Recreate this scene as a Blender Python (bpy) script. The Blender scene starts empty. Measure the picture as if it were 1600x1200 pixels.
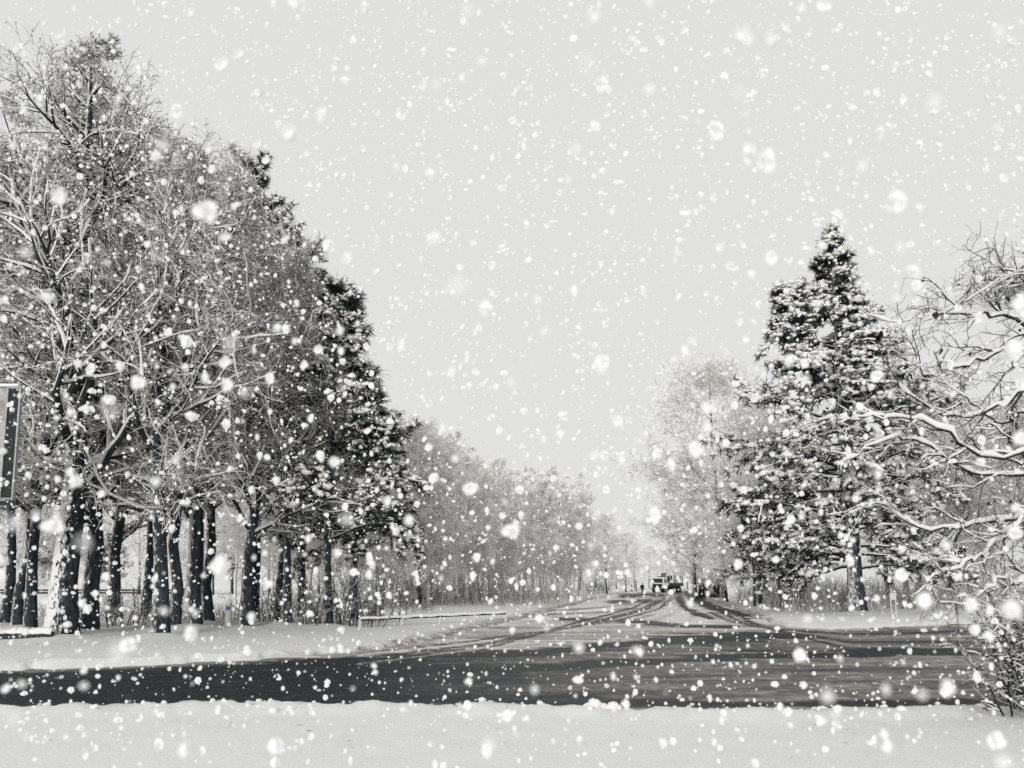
import bpy, math
import numpy as np
from mathutils import Vector

sc = bpy.context.scene
R = math.radians
# ------------------------------------------------------------------ camera
F = 1255.0          # focal length in pixels of the 1600 x 1200 photograph
CAMH = 1.7
PITCH = R(7.0)
SHIFT = 312 - F * math.tan(PITCH)     # rising-front shift, so that trunks stay nearly upright
V0 = 600 + SHIFT
cd = bpy.data.cameras.new('camera')
cd.sensor_width = 36.0
cd.lens = 36.0 * F / 1600
cd.shift_y = SHIFT / 1600
cd.clip_start = 0.05
cd.clip_end = 6000
cd.dof.use_dof = True
cd.dof.focus_distance = 21.0
cd.dof.aperture_fstop = 1.35
cam = bpy.data.objects.new('camera', cd)
cam.location = (0, 0, CAMH)
cam.rotation_euler = (math.pi / 2 + PITCH, 0, 0)
sc.collection.objects.link(cam)
sc.camera = cam
# ------------------------------------------------------------------ sky, sun
SUN_EL, SUN_AZ = R(14), R(-11)      # azimuth from -Y (behind the camera), to the left
w = bpy.data.worlds.new('World')
sc.world = w
w.use_nodes = True
nt = w.node_tree
nt.nodes.clear()
sky = nt.nodes.new('ShaderNodeTexSky')
sky.sky_type = 'NISHITA'
sky.sun_disc = False
sky.sun_elevation = SUN_EL
sky.sun_rotation = math.pi - SUN_AZ
sky.dust_density = 6
hsv = nt.nodes.new('ShaderNodeHueSaturation')
hsv.inputs['Saturation'].default_value = 0.08
bg1 = nt.nodes.new('ShaderNodeBackground')
bg1.inputs[1].default_value = 0.05
bg2 = nt.nodes.new('ShaderNodeBackground')      # the closed, even cloud cover
bg2.inputs[0].default_value = (0.682, 0.686, 0.678, 1)
bg2.inputs[1].default_value = 1.0
mx = nt.nodes.new('ShaderNodeMixShader')
mx.inputs[0].default_value = 0.88
out = nt.nodes.new('ShaderNodeOutputWorld')
nt.links.new(sky.outputs[0], hsv.inputs['Color'])
nt.links.new(hsv.outputs[0], bg1.inputs[0])
nt.links.new(bg1.outputs[0], mx.inputs[1])
nt.links.new(bg2.outputs[0], mx.inputs[2])
nt.links.new(mx.outputs[0], out.inputs[0])
sl = bpy.data.lights.new('sun', 'SUN')
sl.energy = 1.5
sl.angle = R(14)
sl.color = (1, 0.99, 0.98)
so = bpy.data.objects.new('sun', sl)
sd = Vector((math.sin(SUN_AZ) * math.cos(SUN_EL), -math.cos(SUN_AZ) * math.cos(SUN_EL), math.sin(SUN_EL)))
so.rotation_euler = sd.to_track_quat('Z', 'Y').to_euler()
so.location = (0, -20, 30)
sc.collection.objects.link(so)
sc.view_settings.view_transform = 'Standard'
sc.view_settings.look = 'None'
sc.view_settings.exposure = 0.28
sc.view_settings.gamma = 1.0
sc.view_settings.use_curve_mapping = False
sc.cycles.use_denoising = False      # keep the fine grain of the twigs
sc.cycles.max_bounces = 11
sc.cycles.diffuse_bounces = 10
sc.cycles.glossy_bounces = 2
sc.cycles.transparent_max_bounces = 4

# ------------------------------------------------------------------ helpers
rng = np.random.default_rng(7)
C = sc.collection


def gp(u, v, z=0.0):
    """point of the level ground seen at photograph pixel (u, v)"""
    x, y = (u - 800) / F, (V0 - v) / F
    Y = math.cos(PITCH) - y * math.sin(PITCH)
    Z = math.sin(PITCH) + y * math.cos(PITCH)
    t = (z - CAMH) / Z
    return (x * t, Y * t)


def at(u, v, Y0):
    """point at depth Y0 seen at pixel (u, v)"""
    x, y = (u - 800) / F, (V0 - v) / F
    Y = math.cos(PITCH) - y * math.sin(PITCH)
    Z = math.sin(PITCH) + y * math.cos(PITCH)
    t = Y0 / Y
    return (x * t, Y0, CAMH + Z * t)


def to_px(x, y, z=0.0):
    dz = z - CAMH
    d = y * math.cos(PITCH) + dz * math.sin(PITCH)
    d = np.maximum(d, 0.05)
    h = -y * math.sin(PITCH) + dz * math.cos(PITCH)
    return 800 + F * x / d, V0 - F * h / d


def sm(a, b, x):
    t = np.clip((x - a) / (b - a), 0, 1)
    return t * t * (3 - 2 * t)


def tag(o, label=None, cat=None, group=None, kind=None):
    if label: o['label'] = label
    if cat: o['category'] = cat
    if group: o['group'] = group
    if kind: o['kind'] = kind
    return o


def empty(name, loc=(0, 0, 0), rz=0.0):
    o = bpy.data.objects.new(name, None)
    o.location = loc
    o.rotation_euler = (0, 0, rz)
    o.empty_display_size = 0.3
    C.objects.link(o)
    return o


def mesh_from(name, V, Q=None, T=None, mq=None, mt=None, mats=(), smooth=True):
    V = np.asarray(V, np.float32).reshape(-1, 3)
    Q = np.zeros((0, 4), np.int32) if Q is None else np.asarray(Q, np.int32)
    T = np.zeros((0, 3), np.int32) if T is None else np.asarray(T, np.int32)
    me = bpy.data.meshes.new(name)
    me.vertices.add(len(V))
    me.vertices.foreach_set('co', V.ravel())
    nl = Q.size + T.size
    me.loops.add(nl)
    me.loops.foreach_set('vertex_index', np.concatenate([Q.ravel(), T.ravel()]).astype(np.int32))
    npoly = len(Q) + len(T)
    me.polygons.add(npoly)
    st = np.concatenate([np.arange(len(Q)) * 4, Q.size + np.arange(len(T)) * 3]).astype(np.int32)
    me.polygons.foreach_set('loop_start', st)
    mi = np.concatenate([np.zeros(len(Q), np.int32) if mq is None else mq,
                         np.zeros(len(T), np.int32) if mt is None else mt]).astype(np.int32)
    for m in mats:
        me.materials.append(m)
    me.polygons.foreach_set('material_index', mi)
    me.polygons.foreach_set('use_smooth', np.full(npoly, smooth, bool))
    me.update(calc_edges=True)
    me.validate()
    return me


def obj(name, me, parent=None, loc=None):
    o = bpy.data.objects.new(name, me)
    C.objects.link(o)
    if parent: o.parent = parent
    if loc: o.location = loc
    return o


class Bag:
    """collects vertices, quads and triangles with a material index each"""
    def __init__(s):
        s.V, s.Q, s.T, s.mq, s.mt, s.n = [], [], [], [], [], 0

    def add(s, V, Q=None, T=None, m=0):
        V = np.asarray(V, np.float32).reshape(-1, 3)
        if Q is not None and len(Q):
            s.Q.append(np.asarray(Q) + s.n)
            s.mq.append(np.broadcast_to(np.asarray(m), (len(Q),)))
        if T is not None and len(T):
            s.T.append(np.asarray(T) + s.n)
            s.mt.append(np.broadcast_to(np.asarray(m), (len(T),)))
        s.V.append(V)
        s.n += len(V)

    def mesh(s, name, mats, smooth=True):
        V = np.concatenate(s.V)
        Q = np.concatenate(s.Q) if s.Q else None
        T = np.concatenate(s.T) if s.T else None
        return mesh_from(name, V, Q, T, np.concatenate(s.mq) if s.mq else None,
                         np.concatenate(s.mt) if s.mt else None, mats, smooth)

    def box(s, c, size, m=0, rz=0.0, taper=1.0):
        x, y, z = [q / 2 for q in size]
        P = np.array([[-x, -y, -z], [x, -y, -z], [x, y, -z], [-x, y, -z], [-x, -y, z], [x, -y, z], [x, y, z], [-x, y, z]], float)
        P[4:, :2] *= taper
        if rz:
            k, q = math.cos(rz), math.sin(rz)
            P[:, :2] = P[:, :2] @ np.array([[k, q], [-q, k]])
        s.add(P + np.array(c), [[0, 3, 2, 1], [4, 5, 6, 7], [0, 1, 5, 4], [1, 2, 6, 5], [2, 3, 7, 6], [3, 0, 4, 7]], m=m)


def unit(a):
    return a / np.maximum(np.linalg.norm(a, axis=-1, keepdims=True), 1e-9)


def tubes(bag, P, Rr, sides, m=0, cap=False):
    """P (N,k,3) polylines with radii Rr (N,k) -> tubes"""
    N, k, _ = P.shape
    T = np.empty_like(P)
    T[:, 1:-1] = P[:, 2:] - P[:, :-2]
    T[:, 0] = P[:, 1] - P[:, 0]
    T[:, -1] = P[:, -1] - P[:, -2]
    T = unit(T)
    D = unit(P[:, -1] - P[:, 0])
    ref = np.where(np.abs(D[:, 2:3]) < 0.8, np.array([[0, 0, 1.0]]), np.array([[1.0, 0, 0]]))[:, None, :]
    A = unit(np.cross(T, ref))
    B = np.cross(A, T)
    th = np.arange(sides) * 2 * np.pi / sides
    V = P[:, :, None, :] + Rr[:, :, None, None] * (np.cos(th)[None, None, :, None] * A[:, :, None, :] + np.sin(th)[None, None, :, None] * B[:, :, None, :])
    i = np.arange(N)[:, None, None] * (k * sides)
    r = np.arange(k - 1)[None, :, None] * sides
    c = np.arange(sides)[None, None, :]
    c2 = (c + 1) % sides
    Q = np.stack([i + r + c, i + r + c2, i + r + sides + c2, i + r + sides + c], -1).reshape(-1, 4)
    if np.ndim(m) == 1:
        m = np.repeat(m, (k - 1) * sides)
    bag.add(V.reshape(-1, 3), Q, m=m)
    if cap:
        for e in (0, k - 1):
            idx = np.arange(N)[:, None] * 0
            VV = V[:, e].reshape(-1, 3)
            cen = P[:, e]
            n0 = len(VV)
            ii = np.arange(N)[:, None] * sides + np.arange(sides)[None]
            jj = np.arange(N)[:, None] * sides + (np.arange(sides)[None] + 1) % sides
            kk = n0 + np.repeat(np.arange(N)[:, None], sides, 1)
            bag.add(np.concatenate([VV, cen]), T=np.stack([ii, jj, kk], -1).reshape(-1, 3), m=0 if np.ndim(m) else m)


def grow(P, Rr, n, t0, t1, length, ang, up, k, r0, r1, rg, wig=0.06, lenprof=None):
    """children of the polylines P: n for each, leaving at `ang` (deg, lo/hi), bending by `up` (+ rises, - droops)"""
    N, kp, _ = P.shape
    t = (np.arange(n)[None] + rg.random((N, n))) / n
    t = t0 + (t1 - t0) * t
    f = t * (kp - 1)
    i = np.minimum(f.astype(int), kp - 2)
    fr = (f - i)[..., None]
    ar = np.arange(N)[:, None]
    pos = P[ar, i] * (1 - fr) + P[ar, i + 1] * fr
    tan = unit(P[ar, i + 1] - P[ar, i])
    rad = Rr[ar, i] * (1 - fr[..., 0]) + Rr[ar, i + 1] * fr[..., 0]
    rv = rg.normal(size=(N, n, 3))
    az = unit(rv - (rv * tan).sum(-1, keepdims=True) * tan)
    a = np.radians(ang[0] + (ang[1] - ang[0]) * rg.random((N, n)))[..., None]
    d = unit(np.cos(a) * tan + np.sin(a) * az)
    L = (length[0] + (length[1] - length[0]) * rg.random((N, n)))
    if lenprof is not None:
        L = L * lenprof(t)
    return _poly(pos.reshape(-1, 3), d.reshape(-1, 3), L.ravel(), up, k, np.minimum(rad.ravel() * 0.75, r0), r1, rg, wig), t.ravel()


def _poly(pos, d, L, up, k, r0, r1, rg, wig):
    M = len(pos)
    Pn = np.empty((M, k, 3))
    Pn[:, 0] = pos
    step = (L / (k - 1))[:, None]
    up = np.broadcast_to(np.asarray(up, float), (M,))[:, None]
    dd = d.copy()
    for q in range(1, k):
        Pn[:, q] = Pn[:, q - 1] + dd * step
        dd = unit(dd + np.array([[0, 0, 1.0]]) * up / (k - 1) + rg.normal(size=(M, 3)) * wig * 2)
    s = np.linspace(0, 1, k)[None]
    Rn = np.asarray(r0)[:, None] * (1 - s) + np.minimum(r1, np.asarray(r0))[:, None] * s if np.ndim(r1) else np.asarray(r0)[:, None] * (1 - s) + np.minimum(r1, np.asarray(r0)[:, None]) * s
    return Pn, Rn


def ico(sub):
    g = (1 + 5 ** .5) / 2
    V = [(-1, g, 0), (1, g, 0), (-1, -g, 0), (1, -g, 0), (0, -1, g), (0, 1, g), (0, -1, -g), (0, 1, -g), (g, 0, -1), (g, 0, 1), (-g, 0, -1), (-g, 0, 1)]
    T = [(0, 11, 5), (0, 5, 1), (0, 1, 7), (0, 7, 10), (0, 10, 11), (1, 5, 9), (5, 11, 4), (11, 10, 2), (10, 7, 6), (7, 1, 8), (3, 9, 4), (3, 4, 2), (3, 2, 6), (3, 6, 8), (3, 8, 9), (4, 9, 5), (2, 4, 11), (6, 2, 10), (8, 6, 7), (9, 8, 1)]
    V = [np.array(v) / np.linalg.norm(v) for v in V]
    for _ in range(sub):
        cache, T2 = {}, []

        def mid(a, b):
            key = (min(a, b), max(a, b))
            if key not in cache:
                q = V[a] + V[b]
                V.append(q / np.linalg.norm(q))
                cache[key] = len(V) - 1
            return cache[key]
        for a, b, c in T:
            x, y, z = mid(a, b), mid(b, c), mid(c, a)
            T2 += [(a, x, z), (b, y, x), (c, z, y), (x, y, z)]
        T = T2
    return np.array(V), np.array(T)


ICO0, ICO1, ICO2 = ico(0), ico(1), ico(2)
OCT = (np.array([(1, 0, 0), (-1, 0, 0), (0, 1, 0), (0, -1, 0), (0, 0, 1), (0, 0, -1)], float), np.array([(0, 2, 4), (2, 1, 4), (1, 3, 4), (3, 0, 4), (2, 0, 5), (1, 2, 5), (3, 1, 5), (0, 3, 5)]))


def plates(n_pl, n_s):
    """a flake: thin irregular plates grown together at different tilts"""
    r_ = np.random.default_rng(n_pl * 10 + n_s)
    V, T = [], []
    for q in range(n_pl):
        nrm = unit(np.array([[(1, .25, .2), (-.3, 1, .25), (.2, -.3, 1)][q]], float))[0]
        a_ = unit(np.cross(nrm, (0.3, 0.2, 0.9))[None])[0]
        b_ = np.cross(nrm, a_)
        o_ = len(V)
        for i in range(n_s):
            th = i * 2 * math.pi / n_s
            V.append((a_ * math.cos(th) + b_ * math.sin(th)) * r_.uniform(0.8, 1.12))
        T += [(o_, o_ + i, o_ + i + 1) for i in range(1, n_s - 1)]
    return np.array(V), np.array(T)


FL3, FL2, FL1 = plates(3, 10), plates(3, 6), plates(2, 6)


def blobs(bag, pos, size, rg, m=0, base=ICO0, jit=0.25, squash=None):
    V, T = base
    N = len(pos)
    size = np.asarray(size, float)
    if size.ndim == 1: size = size[:, None] * np.ones((1, 3))
    th = rg.random(N) * 6.283
    P = V[None] * (1 + jit * rg.normal(size=(N, len(V), 1)).clip(-1.6, 1.6))
    P = P * size[:, None, :]
    c, s = np.cos(th)[:, None], np.sin(th)[:, None]
    X = P[..., 0] * c - P[..., 1] * s
    Y = P[..., 0] * s + P[..., 1] * c
    P = np.stack([X, Y, P[..., 2]], -1) + pos[:, None, :]
    bag.add(P.reshape(-1, 3), T=(T[None] + np.arange(N)[:, None, None] * len(V)).reshape(-1, 3), m=m)


def blades(bag, pos, d, L, W, rg, m=0):
    """one thin triangle for each: root pos, direction d"""
    N = len(pos)
    rv = rg.normal(size=(N, 3))
    s = unit(np.cross(d, rv))
    a = pos - s * W[:, None] / 2
    b = pos + s * W[:, None] / 2
    c = pos + d * L[:, None]
    bag.add(np.stack([a, b, c], 1).reshape(-1, 3), T=np.arange(N * 3).reshape(-1, 3), m=m)


def vnoise(x, y, seed, octaves=4, lac=2.1, gain=0.5):
    """value noise in numpy"""
    g = np.random.default_rng(seed).random((256, 256))
    tot, amp, s = 0, 1.0, 0
    for o in range(octaves):
        xi, yi = np.floor(x).astype(int), np.floor(y).astype(int)
        fx, fy = x - xi, y - yi
        fx, fy = fx * fx * (3 - 2 * fx), fy * fy * (3 - 2 * fy)
        a, b = g[xi % 256, yi % 256], g[(xi + 1) % 256, yi % 256]
        c, d = g[xi % 256, (yi + 1) % 256], g[(xi + 1) % 256, (yi + 1) % 256]
        tot = tot + amp * ((a * (1 - fx) + b * fx) * (1 - fy) + (c * (1 - fx) + d * fx) * fy)
        s += amp
        amp *= gain
        x, y = x * lac + 17.3, y * lac + 5.1
    return tot / s


# ------------------------------------------------------------------ materials
def new_mat(name):
    m = bpy.data.materials.new(name)
    m.use_nodes = True
    t = m.node_tree
    b = t.nodes['Principled BSDF']
    return m, t, b


def N_(t, kind, **kw):
    n = t.nodes.new(kind)
    for k, v in kw.items():
        setattr(n, k, v)
    return n


def ramp(t, stops, interp='LINEAR'):
    r = t.nodes.new('ShaderNodeValToRGB')
    r.color_ramp.interpolation = interp
    e = r.color_ramp.elements
    while len(e) < len(stops): e.new(0.5)
    for q, (p, c) in zip(e, stops):
        q.position = p
        q.color = (*c, 1) if len(c) == 3 else c
    return r


def noise_tex(t, scale, detail=4, coord='Object', vec=None, rough=0.55):
    n = t.nodes.new('ShaderNodeTexNoise')
    n.inputs['Scale'].default_value = scale
    n.inputs['Detail'].default_value = detail
    n.inputs['Roughness'].default_value = rough
    if vec is None:
        tc = t.nodes.new('ShaderNodeTexCoord')
        vec = tc.outputs[coord]
    t.links.new(vec, n.inputs['Vector'])
    return n


def bump(t, b, fac, strength, dist):
    bn = t.nodes.new('ShaderNodeBump')
    bn.inputs['Strength'].default_value = strength
    bn.inputs['Distance'].default_value = dist
    t.links.new(fac, bn.inputs['Height'])
    t.links.new(bn.outputs[0], b.inputs['Normal'])


def plain(name, col, rough=0.7, spec=0.3, var=0.25, scale=6, metal=0.0):
    m, t, b = new_mat(name)
    n = noise_tex(t, scale, 5)
    lo = tuple(c * (1 - var) for c in col)
    hi = tuple(min(1, c * (1 + var)) for c in col)
    r = ramp(t, [(0.3, lo), (0.7, hi)])
    t.links.new(n.outputs[0], r.inputs[0])
    t.links.new(r.outputs[0], b.inputs['Base Color'])
    b.inputs['Roughness'].default_value = rough
    b.inputs['Specular IOR Level'].default_value = spec
    b.inputs['Metallic'].default_value = metal
    return m


def snow_mat(name, col=(0.84, 0.84, 0.82), bscale=9, bstr=0.5, bdist=0.05):
    m, t, b = new_mat(name)
    n = noise_tex(t, bscale, 6)
    r = ramp(t, [(0.25, tuple(c * 0.93 for c in col)), (0.75, col)])
    t.links.new(n.outputs[0], r.inputs[0])
    t.links.new(r.outputs[0], b.inputs['Base Color'])
    b.inputs['Roughness'].default_value = 0.85
    b.inputs['Specular IOR Level'].default_value = 0.15
    bump(t, b, n.outputs[0], bstr, bdist)
    return m


def bark_snow(name, bark, snow=(0.82, 0.81, 0.79), thr=0.1, soft=0.25, nz=0.5, nscale=5, wind=(0, 0, 1), brough=0.9, bvar=0.5, vstretch=1.0):
    """bark with snow lying where the surface faces up (and into the wind)"""
    m, t, b = new_mat(name)
    g = t.nodes.new('ShaderNodeNewGeometry')
    dot = N_(t, 'ShaderNodeVectorMath', operation='DOT_PRODUCT')
    dot.inputs[1].default_value = wind
    t.links.new(g.outputs['Normal'], dot.inputs[0])
    tc = t.nodes.new('ShaderNodeTexCoord')
    mp = t.nodes.new('ShaderNodeMapping')
    mp.inputs['Scale'].default_value = (1, 1, vstretch)
    t.links.new(tc.outputs['Object'], mp.inputs[0])
    n = noise_tex(t, nscale, 5, vec=mp.outputs[0], rough=0.65)
    sub = N_(t, 'ShaderNodeMath', operation='MULTIPLY_ADD')
    sub.inputs[1].default_value = nz * 2
    sub.inputs[2].default_value = -nz
    t.links.new(n.outputs[0], sub.inputs[0])
    add = N_(t, 'ShaderNodeMath', operation='ADD')
    t.links.new(dot.outputs['Value'], add.inputs[0])
    t.links.new(sub.outputs[0], add.inputs[1])
    mr = t.nodes.new('ShaderNodeMapRange')
    mr.interpolation_type = 'SMOOTHSTEP'
    mr.inputs['From Min'].default_value = thr - soft
    mr.inputs['From Max'].default_value = thr + soft
    t.links.new(add.outputs[0], mr.inputs['Value'])
    mp2 = t.nodes.new('ShaderNodeMapping')
    mp2.inputs['Scale'].default_value = (1, 1, 0.22)
    t.links.new(tc.outputs['Object'], mp2.inputs[0])
    n2 = noise_tex(t, 16, 5, vec=mp2.outputs[0])
    br = ramp(t, [(0.3, tuple(c * (1 - bvar) for c in bark)), (0.7, tuple(c * (1 + bvar) for c in bark))])
    t.links.new(n2.outputs[0], br.inputs[0])
    mix = N_(t, 'ShaderNodeMix', data_type='RGBA')
    t.links.new(mr.outputs[0], mix.inputs['Factor'])
    t.links.new(br.outputs[0], mix.inputs['A'])
    mix.inputs['B'].default_value = (*snow, 1)
    t.links.new(mix.outputs['Result'], b.inputs['Base Color'])
    b.inputs['Roughness'].default_value = brough
    b.inputs['Specular IOR Level'].default_value = 0.1
    bump(t, b, n2.outputs[0], 0.9, 0.05)
    return m


M = {}
M['snow'] = snow_mat('snow')
M['pad'] = snow_mat('snow_on_branches', (0.86, 0.85, 0.825), 14, 0.6, 0.04)
M['trunk'] = bark_snow('dark_bark', (0.036, 0.043, 0.049), thr=0.80, soft=0.45, nz=1.6, nscale=11, bvar=0.75, wind=(-0.8, -0.25, 0.4), vstretch=0.45)
M['trunk_plastered'] = bark_snow('bark_plastered_with_snow', (0.032, 0.039, 0.045), bvar=0.75, thr=0.38, soft=0.25, nz=1.7, nscale=8, wind=(-0.65, -0.45, 0.35), vstretch=0.6)
M['limb'] = bark_snow('limb_bark', (0.032, 0.035, 0.037), thr=0.3, soft=0.2, nz=0.35)
M['twig'] = bark_snow('twig_bark', (0.028, 0.035, 0.041), thr=0.15, soft=0.3, nz=0.3)
M['twig_snow'] = bark_snow('twig_in_snow', (0.22, 0.215, 0.205), thr=-0.45, soft=0.35, nz=0.3)
M['hoar'] = bark_snow('twig_in_hoar', (0.74, 0.73, 0.71), snow=(0.92, 0.91, 0.895), thr=-0.4, soft=0.5, nz=0.4)
M['pale_trunk'] = bark_snow('pale_trunk', (0.22, 0.22, 0.215), thr=0.25, soft=0.25, nz=0.8, nscale=3, wind=(-0.5, -0.75, 0.4), vstretch=0.5)
M['needle'] = plain('needles', (0.020, 0.028, 0.027), 0.8, 0.15, 0.5, 2)
M['brush'] = bark_snow('brush_stem', (0.13, 0.12, 0.105), snow=(0.7, 0.69, 0.66), thr=0.1, soft=0.3, nz=0.4)
M['leaf'] = plain('withered_leaf', (0.025, 0.024, 0.024), 0.8, 0.2, 0.4)

# ------------------------------------------------------------------ road and ground
near_edge = [(-500, 1125), (-200, 1119), (0, 1116), (200, 1114), (400, 1111), (600, 1110), (750, 1112), (900, 1116), (1050, 1118), (1180, 1120), (1300, 1117), (1540, 1114), (1900, 1113), (2300, 1117)]
far_edge = [(2300, 945), (1900, 957), (1650, 967), (1540, 974), (1400, 981), (1300, 985), (1230, 981), (1190, 970), (1165, 960), (1120, 945), (1092, 932), (1078, 926), (1066, 921.5),
            (1005, 921.5), (975, 927), (940, 935), (900, 946), (850, 960), (760, 982), (680, 1002), (600, 1016), (400, 1033), (200, 1043), (0, 1050), (-200, 1058), (-500, 1064)]
poly = np.array([gp(*p) for p in near_edge + far_edge])


def signed_dist(x, y):
    """+ outside the cleared road area, - inside"""
    d = np.full(x.shape, 1e9)
    ins = np.zeros(x.shape, bool)
    n = len(poly)
    for i in range(n):
        a, b = poly[i], poly[(i + 1) % n]
        e = b - a
        L2 = e @ e
        t = np.clip(((x - a[0]) * e[0] + (y - a[1]) * e[1]) / L2, 0, 1)
        d = np.minimum(d, np.hypot(x - a[0] - t * e[0], y - a[1] - t * e[1]))
        cr = (a[1] > y) != (b[1] > y)
        with np.errstate(divide='ignore', invalid='ignore'):
            xi = a[0] + (y - a[1]) / (b[1] - a[1]) * e[0]
        ins ^= cr & (x < xi)
    return np.where(ins, -d, d)


def polar_grid(th, rr):
    T, Rr = np.meshgrid(th, rr, indexing='ij')
    x, y = Rr * np.sin(T), Rr * np.cos(T)
    nt_, nr = T.shape
    i = np.arange(nt_ - 1)[:, None] * nr + np.arange(nr - 1)[None]
    Q = np.stack([i, i + 1, i + nr + 1, i + nr], -1).reshape(-1, 4)[:, ::-1]
    return x.ravel(), y.ravel(), Q


MOUND = np.array([gp(u_, v_) for u_, v_ in [(95, 1006), (137, 1000), (46, 1000), (27, 999), (4, 990), (225, 978), (250, 1004), (270, 994), (308, 992), (326, 985), (383, 990), (432, 984), (447, 986), (512, 985), (552, 977), (1340, 962), (1218, 955), (1250, 956)]])


def ground_z(x, y):
    sd_ = signed_dist(x, y)
    r = np.hypot(x, y)
    edge = (vnoise(x * 1.6, y * 1.6, 3, 3) - 0.5) * 0.55 + (vnoise(x * 6, y * 3, 4, 3) - 0.5) * 0.5
    far_w = np.clip(r / 40, 0.35, 3)
    e = sd_ + edge * far_w
    up = sm(-0.10, 0.30 * far_w, e)
    lump = (vnoise(x * 2.2, y * 2.2, 5, 4) - 0.5)
    roll = (vnoise(x * 0.22, y * 0.22, 6, 3) - 0.5)
    fine = (vnoise(x * 9, y * 9, 8, 2) - 0.5)
    bank = np.exp(-((e - 0.45) / 0.4) ** 2)
    h = 0.11 + 0.10 * lump * (0.25 + bank) + 0.10 * roll + 0.05 * bank * (0.4 + 1.6 * np.clip(lump + 0.25, 0, 1)) + 0.012 * fine
    h = h + 0.15 * sm(3, 12, e) * (y > 13)
    for mx_, my_ in MOUND:       # drifts banked up round the trunks
        h = h + 0.13 * np.exp(-((x - mx_) ** 2 + (y - my_ + 0.25) ** 2) / 0.55)
    return -0.08 + up * (h + 0.08), e


ths = np.concatenate([np.linspace(-math.pi, R(-52), 24)[:-1], np.linspace(R(-52), R(-36), 40)[:-1], np.linspace(R(-36), R(36), 400), np.linspace(R(36), R(52), 40)[1:], np.linspace(R(52), math.pi, 24)[1:]])
rrs = np.concatenate([[0.02, 0.8, 1.6], np.exp(np.linspace(math.log(2.4), math.log(320), 225)), [420, 600, 900, 1500, 2600, 4500]])
gx, gy, gq = polar_grid(ths, rrs)
gz, ge = ground_z(gx, gy)
ground = obj('ground', mesh_from('ground', np.stack([gx, gy, gz], -1), gq, mats=[M['snow']]))
tag(ground, 'snow covered ground and verges around the road', kind='structure')
# snow of the ground: lightly dirtied near the far carriageway edge
gm, t, b = new_mat('ground_snow')
at_ = N_(t, 'ShaderNodeAttribute', attribute_name='dirt')
n = noise_tex(t, 2.2, 7, rough=0.62)
n2 = noise_tex(t, 26, 4)
ma = N_(t, 'ShaderNodeMath', operation='MULTIPLY_ADD')
t.links.new(n.outputs[0], ma.inputs[0])
ma.inputs[1].default_value = 0.9
t.links.new(at_.outputs['Fac'], ma.inputs[2])
rp = ramp(t, [(0.30, (0.82, 0.82, 0.80)), (0.72, (0.78, 0.78, 0.765)), (0.95, (0.55, 0.54, 0.52)), (1.0, (0.30, 0.285, 0.27))])
t.links.new(ma.outputs[0], rp.inputs[0])
sp = ramp(t, [(0.0, (0.25, 0.24, 0.23)), (0.215, (0.3, 0.29, 0.28)), (0.235, (1, 1, 1))])
n3 = noise_tex(t, 5.5, 2, rough=0.4)
t.links.new(n3.outputs[0], sp.inputs[0])
ml = N_(t, 'ShaderNodeMix', data_type='RGBA', blend_type='MULTIPLY')
ml.inputs['Factor'].default_value = 0.8
t.links.new(rp.outputs[0], ml.inputs['A'])
t.links.new(sp.outputs[0], ml.inputs['B'])
t.links.new(ml.outputs['Result'], b.inputs['Base Color'])
b.inputs['Roughness'].default_value = 0.85
b.inputs['Specular IOR Level'].default_value = 0.15
bump(t, b, n2.outputs[0], 0.45, 0.02)
ground.data.materials[0] = gm
dirt = np.where(gy > 13.5, 0.62 * np.exp(-np.clip(ge, 0, 99) / np.clip(np.hypot(gx, gy) / 18, 0.5, 3.5)), 0.0) * (ge > -1)
gu, gv = to_px(gx, gy)
dirt = dirt * (0.35 + 0.65 * sm(200, 700, gu) * (1 - sm(1180, 1260, gu)))
ground.data.attributes.new('dirt', 'FLOAT', 'POINT').data.foreach_set('value', dirt.astype(np.float32))

# road sheet: slush attribute 0 = wet bare asphalt, 1 = packed snow
rth = np.linspace(R(-60), R(60), 640)
rr2 = np.exp(np.linspace(math.log(10.0), math.log(330), 270))
rx, ry, rq = polar_grid(rth, rr2)
rs = signed_dist(rx, ry)
keep = (rs < 4)
kq = keep[rq].all(1)
rq = rq[kq]
used = np.unique(rq)
remap = -np.ones(len(rx), int)
remap[used] = np.arange(len(used))
rq = remap[rq]
rx, ry, rs = rx[used], ry[used], rs[used]
U, V_ = to_px(rx, ry)


def curve(pts, u):
    p = np.array(pts, float)
    return np.interp(u, p[:, 0], p[:, 1])


vd = curve([(-600, 1060), (0, 1052), (300, 1044), (500, 1036), (650, 1030), (800, 1021), (970, 1007), (1060, 998), (1250, 992), (1400, 983), (1540, 975), (2000, 950)], U)
vs = curve([(400, 1030), (700, 1000), (800, 976), (880, 968), (1000, 970), (1100, 976), (1180, 974), (1300, 980), (1600, 968)], U)
wob = (vnoise(rx * 0.5, ry * 0.5, 31, 4) - 0.5)
fino = (vnoise(rx * 1.1, ry * 2.6, 35, 4) - 0.5)
strk = (vnoise(rx * 0.12 + 3, ry * 1.6, 32, 4) - 0.5)
strk2 = (vnoise((rx - 0.28 * ry) * 2.1, ry * 0.05, 33, 4) - 0.5)
px_w = np.clip((V_ - 912) / 60, 0.15, 3)
s_main = 0.0 + 0.40 * sm(480, 1000, U) + 0.30 * strk * sm(400, 900, U) + 0.30 * wob * sm(400, 900, U)
s_slush = 0.60 + 0.45 * strk + 0.25 * wob
s_snow = 0.80 + 0.30 * strk + 0.85 * strk2 * (1 - 0.6 * sm(1000, 1050, U))
a1 = sm(-4, 6, (vd - V_) / px_w + wob * 9 + fino * 8)
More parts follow.
